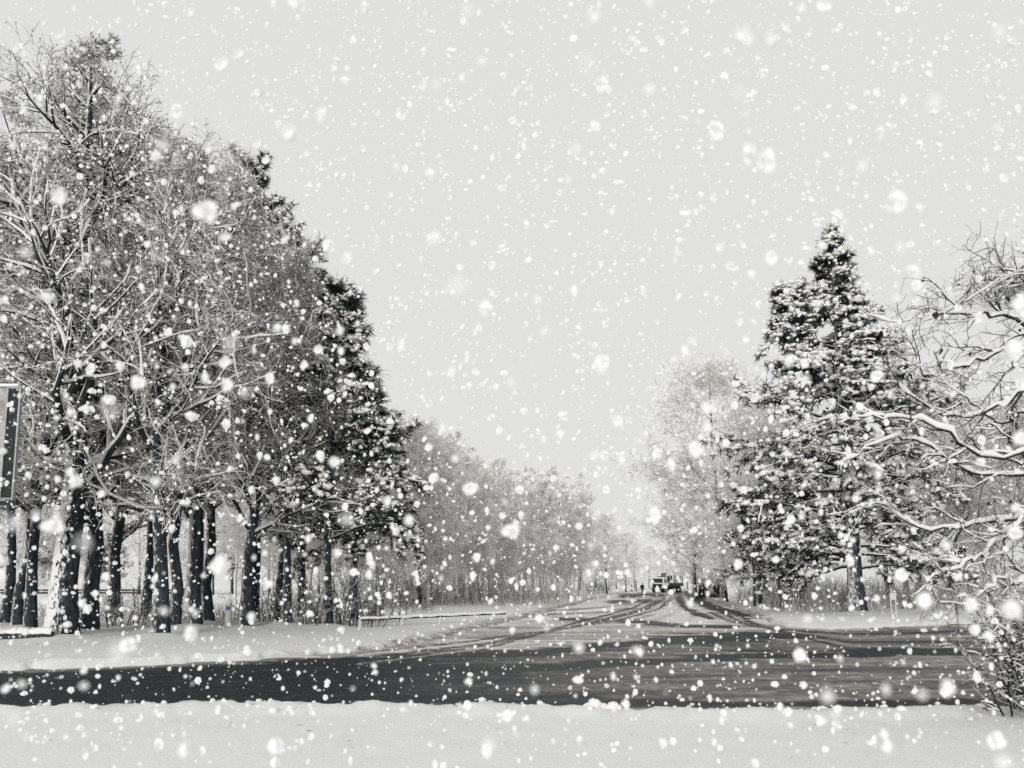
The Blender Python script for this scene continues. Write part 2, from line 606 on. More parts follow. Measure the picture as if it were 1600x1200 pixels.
a2 = sm(-5, 7, (vs - V_) / px_w + wob * 12 + fino * 14)
S = s_main * (1 - a1) + s_slush * a1
S = S * (1 - a2) + s_snow * a2


def stroke(pts, wpx, val, strength=1.0, soft=1.6):
    """a wheel track: pts (u, v), wpx the half width in the picture's columns at that point"""
    global S
    p = np.array(pts, float)
    d = np.full(U.shape, 1e9)
    for i in range(len(p) - 1):
        a, b = p[i], p[i + 1]
        e = (b - a) * np.array([1, 3.0])
        q = np.stack([U - a[0], (V_ - a[1]) * 3.0], -1)
        tt = np.clip((q @ e) / (e @ e), 0, 1)
        d = np.minimum(d, np.hypot(q[:, 0] - tt * e[0], q[:, 1] - tt * e[1]))
    k = (1 - sm(wpx, wpx * soft + 1.5, d * (1 + 1.2 * wob + 0.8 * strk) + wpx * 2.2 * fino + wpx * 1.2 * strk)) * strength
    S = S * (1 - k) + val * k


stroke([(1058, 926), (1062, 938), (1068, 948), (1084, 958), (1110, 967)], 4.5, 0.10, 0.9)
stroke([(1077, 927), (1092, 938), (1112, 949), (1140, 957), (1180, 962)], 9, 0.04, 1.0)
stroke([(975, 931), (1010, 930), (1040, 931)], 7, 0.14, 0.9)
stroke([(955, 941), (1000, 939), (1040, 941)], 6, 0.2, 0.8)
stroke([(1045, 934), (1030, 941), (1012, 946)], 3, 0.25, 0.8)
stroke([(870, 968), (960, 970), (1060, 978), (1140, 982)], 5, 0.12, 0.85)
stroke([(860, 955), (940, 950), (990, 944)], 3, 0.4, 0.7)
stroke([(840, 962), (950, 957), (1000, 950)], 3, 0.35, 0.7)
stroke([(1180, 960), (1220, 975), (1260, 984)], 2.5, 0.5, 0.6)
stroke([(300, 1048), (600, 1032), (800, 1023), (970, 1009), (1060, 1000), (1260, 995)], 12, 0.02, 0.9)
stroke([(500, 1056), (800, 1047), (980, 1035), (1200, 1028), (1500, 1018)], 14, 0.0, 0.9)
stroke([(820, 1052), (900, 1048), (1000, 1047)], 2, 0.5, 0.5)
stroke([(1120, 1040), (1250, 1034), (1400, 1040)], 8, 0.36, 0.8)
stroke([(600, 1092), (900, 1099), (1250, 1102), (1600, 1098)], 11, 0.0, 0.9)
stroke([(700, 1078), (900, 1082), (1100, 1084)], 2, 0.32, 0.6)
stroke([(1250, 1060), (1400, 1075), (1540, 1070)], 16, 0.26, 0.5)
for k_ in range(6):       # tyre arcs turning between the side road and the main road
    o_ = k_ * 7.0
    stroke([(1046 - k_ * 6, 938), (1030 - k_ * 9, 952), (975 - k_ * 14, 968 + k_), (880 - k_ * 10, 984 + o_ * .3), (740, 1003 + o_ * .5), (560, 1022 + o_ * .6)], 2.2, [0.1, 0.75, 0.15, 0.2, 0.7, 0.1][k_], 0.75)
for k_ in range(5):
    o_ = k_ * 6.0
    stroke([(1112 + k_ * 9, 958), (1135 + k_ * 10, 970 + k_), (1200 + k_ * 12, 983 + o_ * .5), (1330, 992 + o_), (1560, 985 + o_ * 1.6)], 2.4, [0.1, 0.6, 0.05, 0.5, 0.05][k_], 0.7)
for k_ in range(7):
    o_ = k_ * 11.0
    stroke([(640, 1040 + o_ * .7), (900, 1030 + o_), (1150, 1022 + o_ * 1.05), (1350, 1012 + o_), (1600, 1000 + o_ * .9)], 2.0, [0.42, 0.05, 0.36, 0.0, 0.4, 0.1, 0.34][k_], 0.28)
S = np.where(V_ > 1040, S * (1 - 0.6 * (1 - sm(420, 640, U))) + 0.10 * np.clip(strk, 0, 1) * (U < 640), S)  # left carriageway: faint tyre streaks, plus a wet sheen painted in as paler slush
S = np.where((V_ > 978) & (rs > -0.8 * np.clip(np.hypot(rx, ry) / 30, 0.3, 2)), np.maximum(S, np.where(ry < 13.5, 0.0, 0.45 + 0.2 * strk)), S)
S = np.clip(S, 0, 1)
rz = 0.004 + 0.02 * (vnoise(rx * 1.2, ry * 1.2, 41, 3) - 0.5) * (S > 0.3) + 0.045 * S + 0.03 * S * (vnoise(rx * 4, ry * 4, 42, 2) - 0.5)
rm, t, b = new_mat('wet_asphalt_and_slush')
a_ = N_(t, 'ShaderNodeAttribute', attribute_name='slush')
tc = t.nodes.new('ShaderNodeTexCoord')
mp = t.nodes.new('ShaderNodeMapping')
mp.inputs['Scale'].default_value = (0.5, 2.2, 1)
mp.inputs['Rotation'].default_value = (0, 0, R(-9))
t.links.new(tc.outputs['Object'], mp.inputs[0])
na = noise_tex(t, 1.0, 6, vec=mp.outputs[0], rough=0.65)
nb = noise_tex(t, 4.0, 9, rough=0.78)
nc = noise_tex(t, 60, 3)
m1 = N_(t, 'ShaderNodeMath', operation='MULTIPLY_ADD')
t.links.new(na.outputs[0], m1.inputs[0]); m1.inputs[1].default_value = 0.56; m1.inputs[2].default_value = -0.28
m2 = N_(t, 'ShaderNodeMath', operation='MULTIPLY_ADD')
t.links.new(nb.outputs[0], m2.inputs[0]); m2.inputs[1].default_value = 0.80; m2.inputs[2].default_value = -0.40
m3 = N_(t, 'ShaderNodeMath', operation='ADD'); t.links.new(m1.outputs[0], m3.inputs[0]); t.links.new(m2.outputs[0], m3.inputs[1])
m4 = N_(t, 'ShaderNodeMath', operation='ADD'); t.links.new(m3.outputs[0], m4.inputs[0]); t.links.new(a_.outputs['Fac'], m4.inputs[1])
cr = ramp(t, [(0.02, (0.016, 0.019, 0.022)), (0.20, (0.060, 0.064, 0.067)), (0.38, (0.17, 0.163, 0.155)), (0.58, (0.42, 0.40, 0.375)), (0.78, (0.78, 0.775, 0.755))])
t.links.new(m4.outputs[0], cr.inputs[0])
t.links.new(cr.outputs[0], b.inputs['Base Color'])
rr_ = ramp(t, [(0.0, (0.5,) * 3), (0.25, (0.6,) * 3), (0.5, (0.85,) * 3)])
t.links.new(m4.outputs[0], rr_.inputs[0])
t.links.new(rr_.outputs[0], b.inputs['Roughness'])
b.inputs['Specular IOR Level'].default_value = 0.12
bump(t, b, nc.outputs[0], 0.5, 0.02)
road = obj('road', mesh_from('road', np.stack([rx, ry, rz], -1), rq, mats=[rm]))
tag(road, 'wet dark asphalt road junction with brown slush and wheel ruts', kind='structure')
road.data.attributes.new('slush', 'FLOAT', 'POINT').data.foreach_set('value', S.astype(np.float32))

# ------------------------------------------------------------------ trees
TREE = {}


def trunk_line(H, r, rg, wob=0.25, k=14, flare=1.35):
    z = np.linspace(0, 1, k)
    P = np.zeros((1, k, 3))
    P[0, :, 2] = z * H
    P[0, 1:, 0] = np.cumsum(rg.normal(size=k - 1)) * wob * H / 60
    P[0, 1:, 1] = np.cumsum(rg.normal(size=k - 1)) * wob * H / 60
    Rr = r * (1 - z) ** 0.85 + 0.012
    Rr = Rr * (1 + (flare - 1) * np.exp(-z * H / 0.5))
    P[0, 0, 2] = -0.3
    return P, Rr[None]


def decid(key, seed, H, r, t0=0.2, nl=46, Ll=(4.0, 5.5), n2=8, n3=8, n4=6, prof=None, ang1=(38, 66), up1=0.5, up3=-0.1, up4=-0.2, tw=(0.010, 0.006),
          mats=('trunk', 'limb', 'twig', 'twig_snow'), snow_share=0.55, fork=0, limb_snow=0.0, l4=(0.2, 0.48), l3=(0.6, 1.3), clump=0.0, cones=0):
    rg = np.random.default_rng(seed)
    P0, R0 = trunk_line(H, r, rg)
    tb = Bag()
    tubes(tb, P0, R0, 10)
    stems_P, stems_R = P0, R0
    if fork:
        (Pf, Rf), _ = grow(P0, R0, fork, 0.22, 0.5, (H * 0.45, H * 0.62), (12, 24), 0.25, 14, r * 0.6, 0.012, rg, 0.02)
        tubes(tb, Pf, Rf, 8)
        stems_P = np.concatenate([P0, Pf]); stems_R = np.concatenate([R0, Rf])
    prof = prof or (lambda t: 1 - 0.82 * np.clip((t - 0.35) / 0.65, 0, 1) ** 1.2 - 0.35 * np.clip((0.35 - t) / 0.2, 0, 1))
    (P1, R1), t1 = grow(P0, R0, nl, t0, 0.985, Ll, ang1, up1, 9, r * 0.42, 0.012, rg, 0.07, prof)
    if fork:
        (P1b, R1b), _ = grow(Pf, Rf, nl // 2, 0.2, 0.985, (Ll[0] * .6, Ll[1] * .6), ang1, up1, 9, r * 0.3, 0.012, rg, 0.07, lambda t: 1 - 0.75 * t ** 1.5)
        P1 = np.concatenate([P1, P1b]); R1 = np.concatenate([R1, R1b])
    L1 = np.linalg.norm(P1[:, -1] - P1[:, 0], axis=1)
    cb = Bag()
    tubes(cb, P1, R1, 5, m=0)
    (P2, R2), _ = grow(P1, R1, n2, 0.18, 1.0, (0.32, 0.5), (28, 60), up1 * 0.5, 6, 0.05, 0.010, rg, 0.08)
    # scale second order by the limb's own length
    sc2 = np.repeat(np.clip(L1, 0.5, 9), n2)[:, None, None]
    P2 = P2[:, :1] + (P2 - P2[:, :1]) * sc2
    tubes(cb, P2, R2, 4, m=0)
    (P3, R3), _ = grow(P2, R2, n3, 0.1, 1.0, l3, (25, 60), up3, 4, 0.02, tw[0], rg, 0.17)
    L2 = np.linalg.norm(P2[:, -1] - P2[:, 0], axis=1)
    P3 = P3[:, :1] + (P3 - P3[:, :1]) * np.repeat(np.clip(L2 / 1.1, 0.3, 1.15), n3)[:, None, None]
    m3_ = np.where(rg.random(len(P3)) < snow_share * 0.6, 2, 1)
    tubes(cb, P3, R3, 3, m=m3_)
    (P4, R4), _ = grow(P3, R3, n4, 0.1, 1.0, l4, (20, 65), up4, 2, tw[0], tw[1], rg, 0.12)
    L3 = np.linalg.norm(P3[:, -1] - P3[:, 0], axis=1)
    P4 = P4[:, :1] + (P4 - P4[:, :1]) * np.repeat(np.clip(L3 / 0.75, 0.4, 1.2), n4)[:, None, None]
    R4[:] = np.linspace(tw[0], tw[1], 2)[None]
    m4_ = np.where(rg.random(len(P4)) < snow_share, 2, 1)
    tubes(cb, P4, R4, 3, m=m4_)
    if clump:
        c3 = P3[:, 1:].reshape(-1, 3)
        c3 = c3[rg.random(len(c3)) < 0.45]
        cs = clump * (0.5 + rg.random(len(c3)))
        blobs(cb, c3 + np.array([0, 0, 0.02]), np.stack([cs * 1.7, cs, cs * 0.55], -1), rg, m=3, base=OCT, jit=0.2)
    if cones:
        ce = P4[:, -1]
        ce = ce[rg.random(len(ce)) < cones]
        blades(cb, ce, unit(rg.normal(size=ce.shape) + np.array([0, 0, -0.6])), 0.05 + 0.06 * rg.random(len(ce)), np.full(len(ce), 0.045), rg, 0)
    if limb_snow:
        for P_, R_, kk in ((P1, R1, 1.0), (P2, R2, 0.8)):
            Rs = R_ * 0.7 + limb_snow * kk * (0.6 + 0.7 * rg.random(R_.shape))
            Ps = P_ + np.array([0, 0, 1.0]) * (R_ * 0.75 + Rs * 0.35)[..., None]
            tubes(cb, Ps, Rs, 4, m=3)
    TREE[key] = (tb.mesh(key + '_trunk', [M[mats[0]]]), cb.mesh(key + '_crown', [M[mats[1]], M[mats[2]], M[mats[3]], M['pad']], smooth=False))
    return H


def sprays(bag, P, n, rg, L, W, npad, padsize, nb=12, droop=-0.35, mn=0, ms=1, pad_lift=0.10):
    """needle sprays with snow pads along the outer part of polylines P"""
    N, k, _ = P.shape
    t = 0.15 + 0.85 * (np.arange(n)[None] + rg.random((N, n))) / n
    f = t * (k - 1)
    i = np.minimum(f.astype(int), k - 2)
    fr = (f - i)[..., None]
    ar = np.arange(N)[:, None]
    pos = (P[ar, i] * (1 - fr) + P[ar, i + 1] * fr).reshape(-1, 3)
    tan = unit(P[ar, i + 1] - P[ar, i]).reshape(-1, 3)
    m = len(pos)
    pb = np.repeat(pos, nb, 0) + rg.normal(size=(m * nb, 3)) * L * 0.22
    d = unit(np.repeat(tan, nb, 0) * 0.7 + rg.normal(size=(m * nb, 3)) * 0.75 + np.array([[0, 0, droop]]))
    blades(bag, pb, d, L * (0.6 + 0.8 * rg.random(m * nb)), W * (0.6 + 0.8 * rg.random(m * nb)), rg, mn)
    q = np.repeat(pos, npad, 0)
    load = np.repeat(rg.random(N), n)
    big = np.repeat(0.5 * rg.random(m) ** 1.5 + 0.75 * load, npad)
    q = q + rg.normal(size=q.shape) * np.array([1.0, 1.0, 0.4]) * padsize * 1.05 + np.array([0, 0, pad_lift])
    s = padsize * (0.35 + 0.35 * rg.random(len(q)) + 0.6 * big)
    s = s * np.repeat(np.repeat(np.clip(np.linalg.norm(P[:, -1] - P[:, 0], axis=1) / (padsize * 4.0), 0.8, 1.0), n), npad)
    kp = rg.random(len(q)) < np.repeat(0.55 + 0.45 * load, npad)
    blobs(bag, q[kp], np.stack([s * (0.8 + 0.6 * rg.random(len(q))), s, s * 0.62], -1)[kp], rg, m=ms, jit=0.24)


def pine(key, seed, H, r, t0, nl, Ll, prof, ang=(60, 95), up=0.15, tops=(), n2=7, nsp=4, L=0.30, W=0.045, npad=2, pad=0.13, nb=14, foliage_from=0.35, p2up=-0.1):
    rg = np.random.default_rng(seed)
    P0, R0 = trunk_line(H, r, rg, 0.15)
    tb = Bag()
    tubes(tb, P0, R0, 10)
    (P1, R1), t1 = grow(P0, R0, nl, t0, 0.99, Ll, ang, up, 7, r * 0.3, 0.014, rg, 0.06, prof)
    for (tt, off, h, n_, ll) in tops:       # secondary leaders
        b0 = P0[0, int(tt * 13)]
        Pl = np.array([[b0, b0 + np.array([off[0] * .6, off[1] * .6, h * .25]), b0 + np.array([off[0], off[1], h * .6]), b0 + np.array([off[0] * 1.05, off[1] * 1.05, h])]])
        Rl = np.array([[r * .4, r * .3, r * .2, 0.02]])
        tubes(tb, Pl, Rl, 6)
        (Pb, Rb), _ = grow(Pl, Rl, n_, 0.25, 0.99, (ll * .8, ll), ang, up, 7, r * 0.2, 0.014, rg, 0.06, lambda t: 1.05 - 0.9 * t)
        P1 = np.concatenate([P1, Pb]); R1 = np.concatenate([R1, Rb])
    cb = Bag()
    tubes(cb, P1, R1, 5, m=2)
    L1 = np.linalg.norm(P1[:, -1] - P1[:, 0], axis=1)
    (P2, R2), _ = grow(P1, R1, n2, foliage_from, 1.0, (0.28, 0.42), (25, 60), p2up, 4, 0.03, 0.008, rg, 0.10)
    P2 = P2[:, :1] + (P2 - P2[:, :1]) * np.repeat(np.clip(L1, 0.4, 6), n2)[:, None, None]
    tubes(cb, P2, R2, 3, m=2)
    sprays(cb, P2, nsp, rg, L, W, npad, pad * 0.92, nb)
    sprays(cb, P1[:, 3:], 3, rg, L, W, npad, pad * 0.92, nb)
    for Pr, kk in ((P2, 0.85),):      # snow lying along the boughs
        f_ = 6
        tt = np.linspace(0.12, 1.0, f_) * (Pr.shape[1] - 1)
        ii = np.minimum(tt.astype(int), Pr.shape[1] - 2)
        fr = (tt - ii)[None, :, None]
        Ps = Pr[:, ii] * (1 - fr) + Pr[:, ii + 1] * fr
        ld = (0.15 + 1.1 * rg.random((len(Ps), 1)) ** 1.2)
        Rs = pad * kk * ld * (0.25 + 1.25 * rg.random((len(Ps), f_))) * np.array([0.25, 0.9, 1.1, 0.8, 1.0, 0.25])
        Ps = Ps + rg.normal(size=Ps.shape) * np.array([0.7, 0.7, 0.3]) * pad
        Ps[..., 2] += 0.06 + Rs * 0.35
        b2 = Bag()
        tubes(b2, Ps, Rs, 6)
        V2 = b2.V[0].reshape(len(Ps), f_, 6, 3)
        V2[..., 2] = Ps[:, :, None, 2] + (V2[..., 2] - Ps[:, :, None, 2]) * 0.5
        cb.add(V2.reshape(-1, 3), b2.Q[0], m=1)
    TREE[key] = (tb.mesh(key + '_trunk', [M['trunk']]), cb.mesh(key + '_crown', [M['needle'], M['pad'], M['limb']], smooth=True))


def place(key, name, label, cat, u, v, scale=1.0, rz=0.0, lean=(0, 0), group=None, xy=None, sz=None):
    x, y = xy if xy else gp(u, v)
    z, _ = ground_z(np.array([x]), np.array([y]))
    o = empty(name, (x, y, float(z[0]) - 0.02), 0)
    o.rotation_euler = (R(lean[1]), R(lean[0]), rz)
    o.rotation_mode = 'XYZ'
    o.scale = (scale, scale, sz if sz else scale)
    obj('trunk', TREE[key][0], o)
    obj('crown', TREE[key][1], o)
    tag(o, label, cat, group)
    return o


# prototypes -------------------------------------------------------
cone = lambda t: np.interp(t, [0.15, 0.25, 0.4, 0.6, 0.8, 0.92, 1.0], [0.6, 0.95, 1.0, 0.78, 0.42, 0.18, 0.05])
dome = lambda t: np.interp(t, [0.08, 0.2, 0.4, 0.65, 0.85, 1.0], [0.7, 1.0, 1.0, 0.85, 0.5, 0.15])
decid('alder', 11, 20.0, 0.40, 0.20, 46, (5.0, 6.4), 8, 6, 6, tw=(0.008, 0.003), prof=cone, ang1=(42, 68), up1=0.2, mats=('trunk_plastered', 'limb', 'twig', 'twig_snow'), limb_snow=0.03, snow_share=0.6, clump=0.05, cones=0.35)
decid('linden', 12, 18.5, 0.265, 0.16, 38, (4.4, 6.0), 7, 7, 6, tw=(0.009, 0.004), ang1=(38, 66), up1=0.25, fork=1, limb_snow=0.03, snow_share=0.75, clump=0.05)
decid('slim_alder', 13, 17.5, 0.185, 0.22, 36, (2.8, 4.0), 7, 6, 6, tw=(0.009, 0.004), prof=cone, ang1=(40, 72), up1=0.15, limb_snow=0.025, snow_share=0.75, clump=0.05, cones=0.2)
decid('birch', 14, 16.5, 0.165, 0.26, 32, (2.8, 4.2), 6, 7, 6, tw=(0.009, 0.004), ang1=(25, 55), up1=0.1, up3=-0.8, up4=-0.9, snow_share=0.7, l4=(0.35, 0.8), clump=0.04)
decid('grove_birch', 15, 13.8, 0.11, 0.22, 30, (2.0, 3.2), 6, 6, 6, ang1=(25, 60), up1=0.3, mats=('pale_trunk', 'hoar', 'hoar', 'twig'), tw=(0.016, 0.010), up3=-0.2, snow_share=0.03, l4=(0.3, 0.7))
decid('grove_sapling', 16, 12.6, 0.08, 0.14, 24, (1.9, 3.0), 6, 5, 6, ang1=(25, 60), up1=0.2, mats=('pale_trunk', 'hoar', 'hoar', 'twig'), tw=(0.016, 0.010), snow_share=0.04, fork=1, l4=(0.3, 0.7))
decid('frosted_tree', 17, 17, 0.22, 0.08, 40, (4.8, 6.4), 7, 7, 7, prof=dome, ang1=(34, 66), up1=0.35, mats=('trunk', 'twig_snow', 'hoar', 'twig'), tw=(0.016, 0.010), up3=-0.1, snow_share=0.07, l4=(0.3, 0.65))
pine('pine', 21, 22, 0.27, 0.42, 56, (1.8, 4.2), lambda t: 1.0 - 0.75 * np.clip((t - 0.55) / 0.45, 0, 1) ** 1.3, ang=(50, 95), up=0.2)
pine('low_pine', 22, 13.5, 0.17, 0.22, 52, (1.5, 3.9), lambda t: 1.05 - 0.85 * np.clip((t - 0.3) / 0.7, 0, 1), ang=(60, 100), up=-0.1, pad=0.14, nsp=5, L=0.34, W=0.05, nb=14)
pine('spruce', 23, 22.0, 0.42, 0.10, 118, (4.6, 8.4), lambda t: np.interp(t, [0.1, 0.2, 0.35, 0.5, 0.62, 0.75, 0.86, 0.93, 1.0], [0.72, 0.98, 0.92, 0.76, 0.58, 0.38, 0.19, 0.09, 0.025]),
     ang=(64, 100), up=-0.35, tops=((0.60, (-2.9, -0.6), 6.6, 30, 1.8), (0.5, (2.8, -0.5), 5.4, 26, 1.8), (0.55, (0.5, -2.6), 5.4, 22, 1.7)), n2=6, nsp=4, L=0.42, W=0.07, npad=3, pad=0.20, nb=14, foliage_from=0.2, p2up=-0.4)

# left stand, front row ---------------------------------------------
GL = 'trees of the left roadside stand'
place('alder', 'alder_tree', 'tallest snowy alder at left, its trunk plastered white with snow', 'tree', 95, 1006, 0.915, 0.3, (-1.2, 0), GL)
place('linden', 'linden_tree', 'dark thick-trunked tree leaning right, just right of the snow-plastered alder', 'tree', 137, 1000, 0.90, 1.9, (1.2, 0), GL)
place('slim_alder', 'alder_tree', 'slim dark tree just left of the snow-plastered alder, below the billboard', 'tree', 46, 1000, 0.84, 2.2, (-1, 0), GL)
place('slim_alder', 'alder_tree', 'slim tree leaning left, second trunk from the left edge', 'tree', 27, 999, 0.82, 4.2, (-2, 0), GL)
place('birch', 'birch_tree', 'thin dark trunk at the very left edge beside the billboard', 'tree', 4, 990, 0.95, 0.2, (1, 0), GL)
place('slim_alder', 'alder_tree', 'thin straight trunk standing behind, right of the right-leaning thick tree', 'tree', 225, 978, 0.95, 5.2, (0, 0), GL)
place('linden', 'linden_tree', 'snow-speckled leaning trunk with widespread limbs in mid stand', 'tree', 250, 1004, 0.80, 3.4, (1.5, 0), GL)
place('slim_alder', 'alder_tree', 'dark straight trunk immediately right of the speckled leaning trunk', 'tree', 270, 994, 0.95, 1.0, (0, 0), GL)
place('birch', 'birch_tree', 'black straight trunk with a narrow twiggy crown, centre of left stand', 'tree', 308, 992, 0.98, 2.0, (0.5, 0), GL)
place('slim_alder', 'alder_tree', 'thin grey trunk close behind the black straight one', 'tree', 326, 985, 0.95, 3.0, (1.5, 0), GL)
place('linden', 'linden_tree', 'stout dark trunk just right of the blue-dotted marker post', 'tree', 383, 990, 0.75, 5.6, (0, 0), GL)
place('birch', 'birch_tree', 'slender trunk leaning slightly left, paired with a right-leaning one', 'tree', 432, 984, 0.85, 3.7, (-1.5, 0), GL)
place('birch', 'birch_tree', 'right-leaning slender birch with drooping top beside the low pine', 'tree', 447, 986, 0.88, 0.9, (2.2, 0), GL)
place('low_pine', 'pine_tree', 'snow-padded low pine at the right end of the left stand', 'tree', 512, 985, 0.95, 0.4, (0.5, 0), GL)
place('low_pine', 'pine_tree', 'second snowy pine, behind and right of the low pine', 'tree', 552, 977, 0.80, 2.6, (0.5, 0), GL)
place('pine', 'pine_tree', 'tall dark pine whose top rises above the middle of the left stand', 'tree', 392, 974, 0.93, 1.1, (0, 0), GL)
place('pine', 'pine_tree', 'tall pine showing dark foliage right of the tallest pine', 'tree', 470, 970, 0.74, 2.9, (0, 0), GL)
place('pine', 'pine_tree', 'tall pine at far left whose top touches the left picture edge', 'tree', -30, 985, 0.80, 4.4, (0, 0), GL)
place('linden', 'linden_tree', 'broad twiggy tree filling the gap behind the left stand', 'tree', 175, 975, 0.95, 5.0, (0, 0), GL)
place('alder', 'alder_tree', 'round-crowned alder rising behind the middle of the left stand', 'tree', 300, 974, 0.90, 2.0, (0, 0), GL)
place('linden', 'linden_tree', 'twiggy tree standing left of the billboard, mostly out of frame', 'tree', -110, 992, 0.9, 0.0, (0, 0), GL)

# trees along the far edge of the field behind the stand
rg = np.random.default_rng(77)
for i in range(30):
    u = -220 + i * 29 + rg.uniform(-9, 9)
    d = rg.uniform(104, 128)
    x = (u - 800) / F * d
    key = ['frosted_tree', 'grove_birch', 'birch', 'frosted_tree', 'low_pine'][i % 5]
    place(key, {'low_pine': 'pine_tree'}.get(key, 'field_edge_tree'), 'snowy evergreen in the row across the white field behind the left stand' if key == 'low_pine' else 'distant snowy tree in the row across the white field behind the left stand', 'tree', 0, 0,
          rg.uniform(0.72, 0.95) if key != 'low_pine' else rg.uniform(.8, 1), rg.uniform(0, 6.3), xy=(x, d), group='evergreens at the field edge' if key == 'low_pine' else 'bare trees at the field edge')

# birch grove along the left side of the side road
ga, gb_ = np.array(gp(612, 955)), np.array(gp(918, 931.5))
gd = (gb_ - ga) / np.linalg.norm(gb_ - ga)
gn = np.array([-gd[1], gd[0]])
Lg = np.linalg.norm(gb_ - ga)
for row, (off, cnt) in enumerate(((0.6, 28), (3.4, 20), (7.0, 20), (12, 20))):
    for i in range(cnt):
        s_ = (i + rg.uniform(0.1, 0.9)) / cnt
        p = ga + gd * Lg * (s_ * (1.0 if row < 2 else 1.05) - (0.06 if row > 1 else 0)) + gn * (off + rg.uniform(-0.8, 0.8))
        hs = np.interp(s_, [0, 0.12, 0.35, 0.8, 1.0], [0.92, 0.93, 0.93, 1.10, 1.10])
        key = ['grove_birch', 'grove_sapling'][int(rg.random() < 0.5)]
        front = row == 0
        place(key, 'birch_tree', ('pale thin-trunked frosted birch in the front row of the grove by the side road' if front else 'frosted birch deeper inside the grove left of the side road'), 'tree', 0, 0, hs * rg.uniform(0.80, 1.09), rg.uniform(0, 6.3),
              (rg.uniform(-3.5, 3.5), rg.uniform(-3, 3)), 'grove birches in front' if front else 'grove birches behind', xy=(p[0], p[1]))
place('frosted_tree', 'frosted_tree', 'taller frosted tree at the grove end nearest the pines', 'tree', 655, 950, 0.74, 1.0)
place('frosted_tree', 'frosted_tree', 'spreading frosted tree with dark trunk at the far end of the grove', 'tree', 948, 929, 0.72, 2.0)
place('frosted_tree', 'frosted_tree', 'small pale tree between the far grove end and the walking person', 'tree', 978, 926, 0.66, 3.0)
# far trees closing the view behind the lorry
for i, (u, d, s_) in enumerate([(930, 190, .9), (962, 235, .9), (990, 260, .85), (1012, 250, .75), (1034, 270, .72), (1052, 240, .8), (1072, 220, .85), (1095, 205, 1.0), (905, 170, .95), (880, 150, .9)]):
    place('frosted_tree', 'frosted_tree', ('far pale frosted tree at the end of the grove, left of the walking person' if u < 1000 else 'far pale frosted tree closing the view directly behind the lorry'), 'tree', 0, 0, s_, i * 1.3, group='far trees beyond the grove end' if u < 1000 else 'far trees behind the lorry', xy=((u - 800) / F * d, d))

# right side -----------------------------------------------------------
place('spruce', 'spruce_tree', 'big dark spruce loaded with snow, right of the side road', 'tree', 1340, 962, 0.97, 0.0, (-1.2, 0))
place('frosted_tree', 'frosted_tree', 'tall pale frosted tree left of the big spruce', 'tree', 1132, 942, 1.34, 0.7, sz=1.24)
place('frosted_tree', 'frosted_tree', 'frosted tree overhanging the side road right of the lorry', 'tree', 1088, 936, 1.1, 2.5, sz=0.92)
place('frosted_tree', 'frosted_tree', 'frosted tree tucked between the tall pale tree and the spruce', 'tree', 1185, 946, 0.95, 4.1)
place('low_pine', 'pine_tree', 'snowy young pine with low boughs at the left foot of the spruce', 'tree', 1178, 950, 0.62, 4.0)
place('low_pine', 'pine_tree', 'small dark pine between the young pine and the big spruce', 'tree', 1250, 956, 0.62, 1.3)
place('low_pine', 'pine_tree', 'small snowy pine at the right foot of the big spruce', 'tree', 1420, 955, 0.62, 5.3)
THL = ['frosted tree just behind the bare leaning trunk', 'dark twiggy birch between the leaning trunk and the near fruit tree', 'frosted tree seen behind the left tips of the near fruit tree',
       'frosted tree behind the middle of the near fruit tree', 'dark birch above the near shrub at the right edge', 'frosted tree past the right picture edge behind the fruit tree',
       'rightmost frosted tree of the right thicket', 'frosted crown showing between spruce and fruit tree']
for i, (u, v, s_, k) in enumerate([(1440, 948, .95, 'frosted_tree'), (1490, 951, 0.75, 'birch'), (1530, 946, .9, 'frosted_tree'), (1570, 950, .8, 'frosted_tree'), (1610, 955, .8, 'birch'), (1660, 948, .9, 'frosted_tree'), (1720, 950, .9, 'frosted_tree'), (1390, 940, 1.05, 'frosted_tree')]):
    place(k, 'roadside_tree', THL[i], 'tree', u, v, s_, i * 1.1 + .4, group='trees in the right thicket')

# leaning dead trunk in the thicket
lb = Bag()
p0, p1 = gp(1432, 956), gp(1512, 950)
a0 = np.array([p0[0], p0[1], -0.2])
a1 = np.array(at(1512, 800, p0[1] + 1.5))
tubes(lb, np.stack([a0 + (a1 - a0) * q for q in np.linspace(0, 1, 6)])[None], np.linspace(0.24, 0.15, 6)[None], 8, cap=True)
o = obj('leaning_trunk', lb.mesh('leaning_trunk', [M['trunk']]))
tag(o, 'bare dark trunk leaning to the right in the thicket beside the spruce', 'tree trunk')

# ------------------------------------------------------------------ near fruit tree on the right
def near_branches(bag, P, Rr, sides, rg, snow):
    tubes(bag, P, Rr, sides, m=0)
    if snow:
        Rs = Rr * 0.45 + snow * (0.15 + 1.45 * rg.random(Rr.shape) ** 1.3)
        Rs[:, -1] *= 0.25
        D = unit(P[:, -1] - P[:, 0])
        flat = np.clip(1.25 - np.abs(D[:, 2:3]) * 1.25, 0.12, 1)
        Rs = Rs * flat
        Ps = P + np.array([0, 0, 1.0]) * (Rr * 0.8 + Rs * 0.6)[..., None]
        tubes(bag, Ps, Rs, 6 if sides > 4 else 5, m=1)


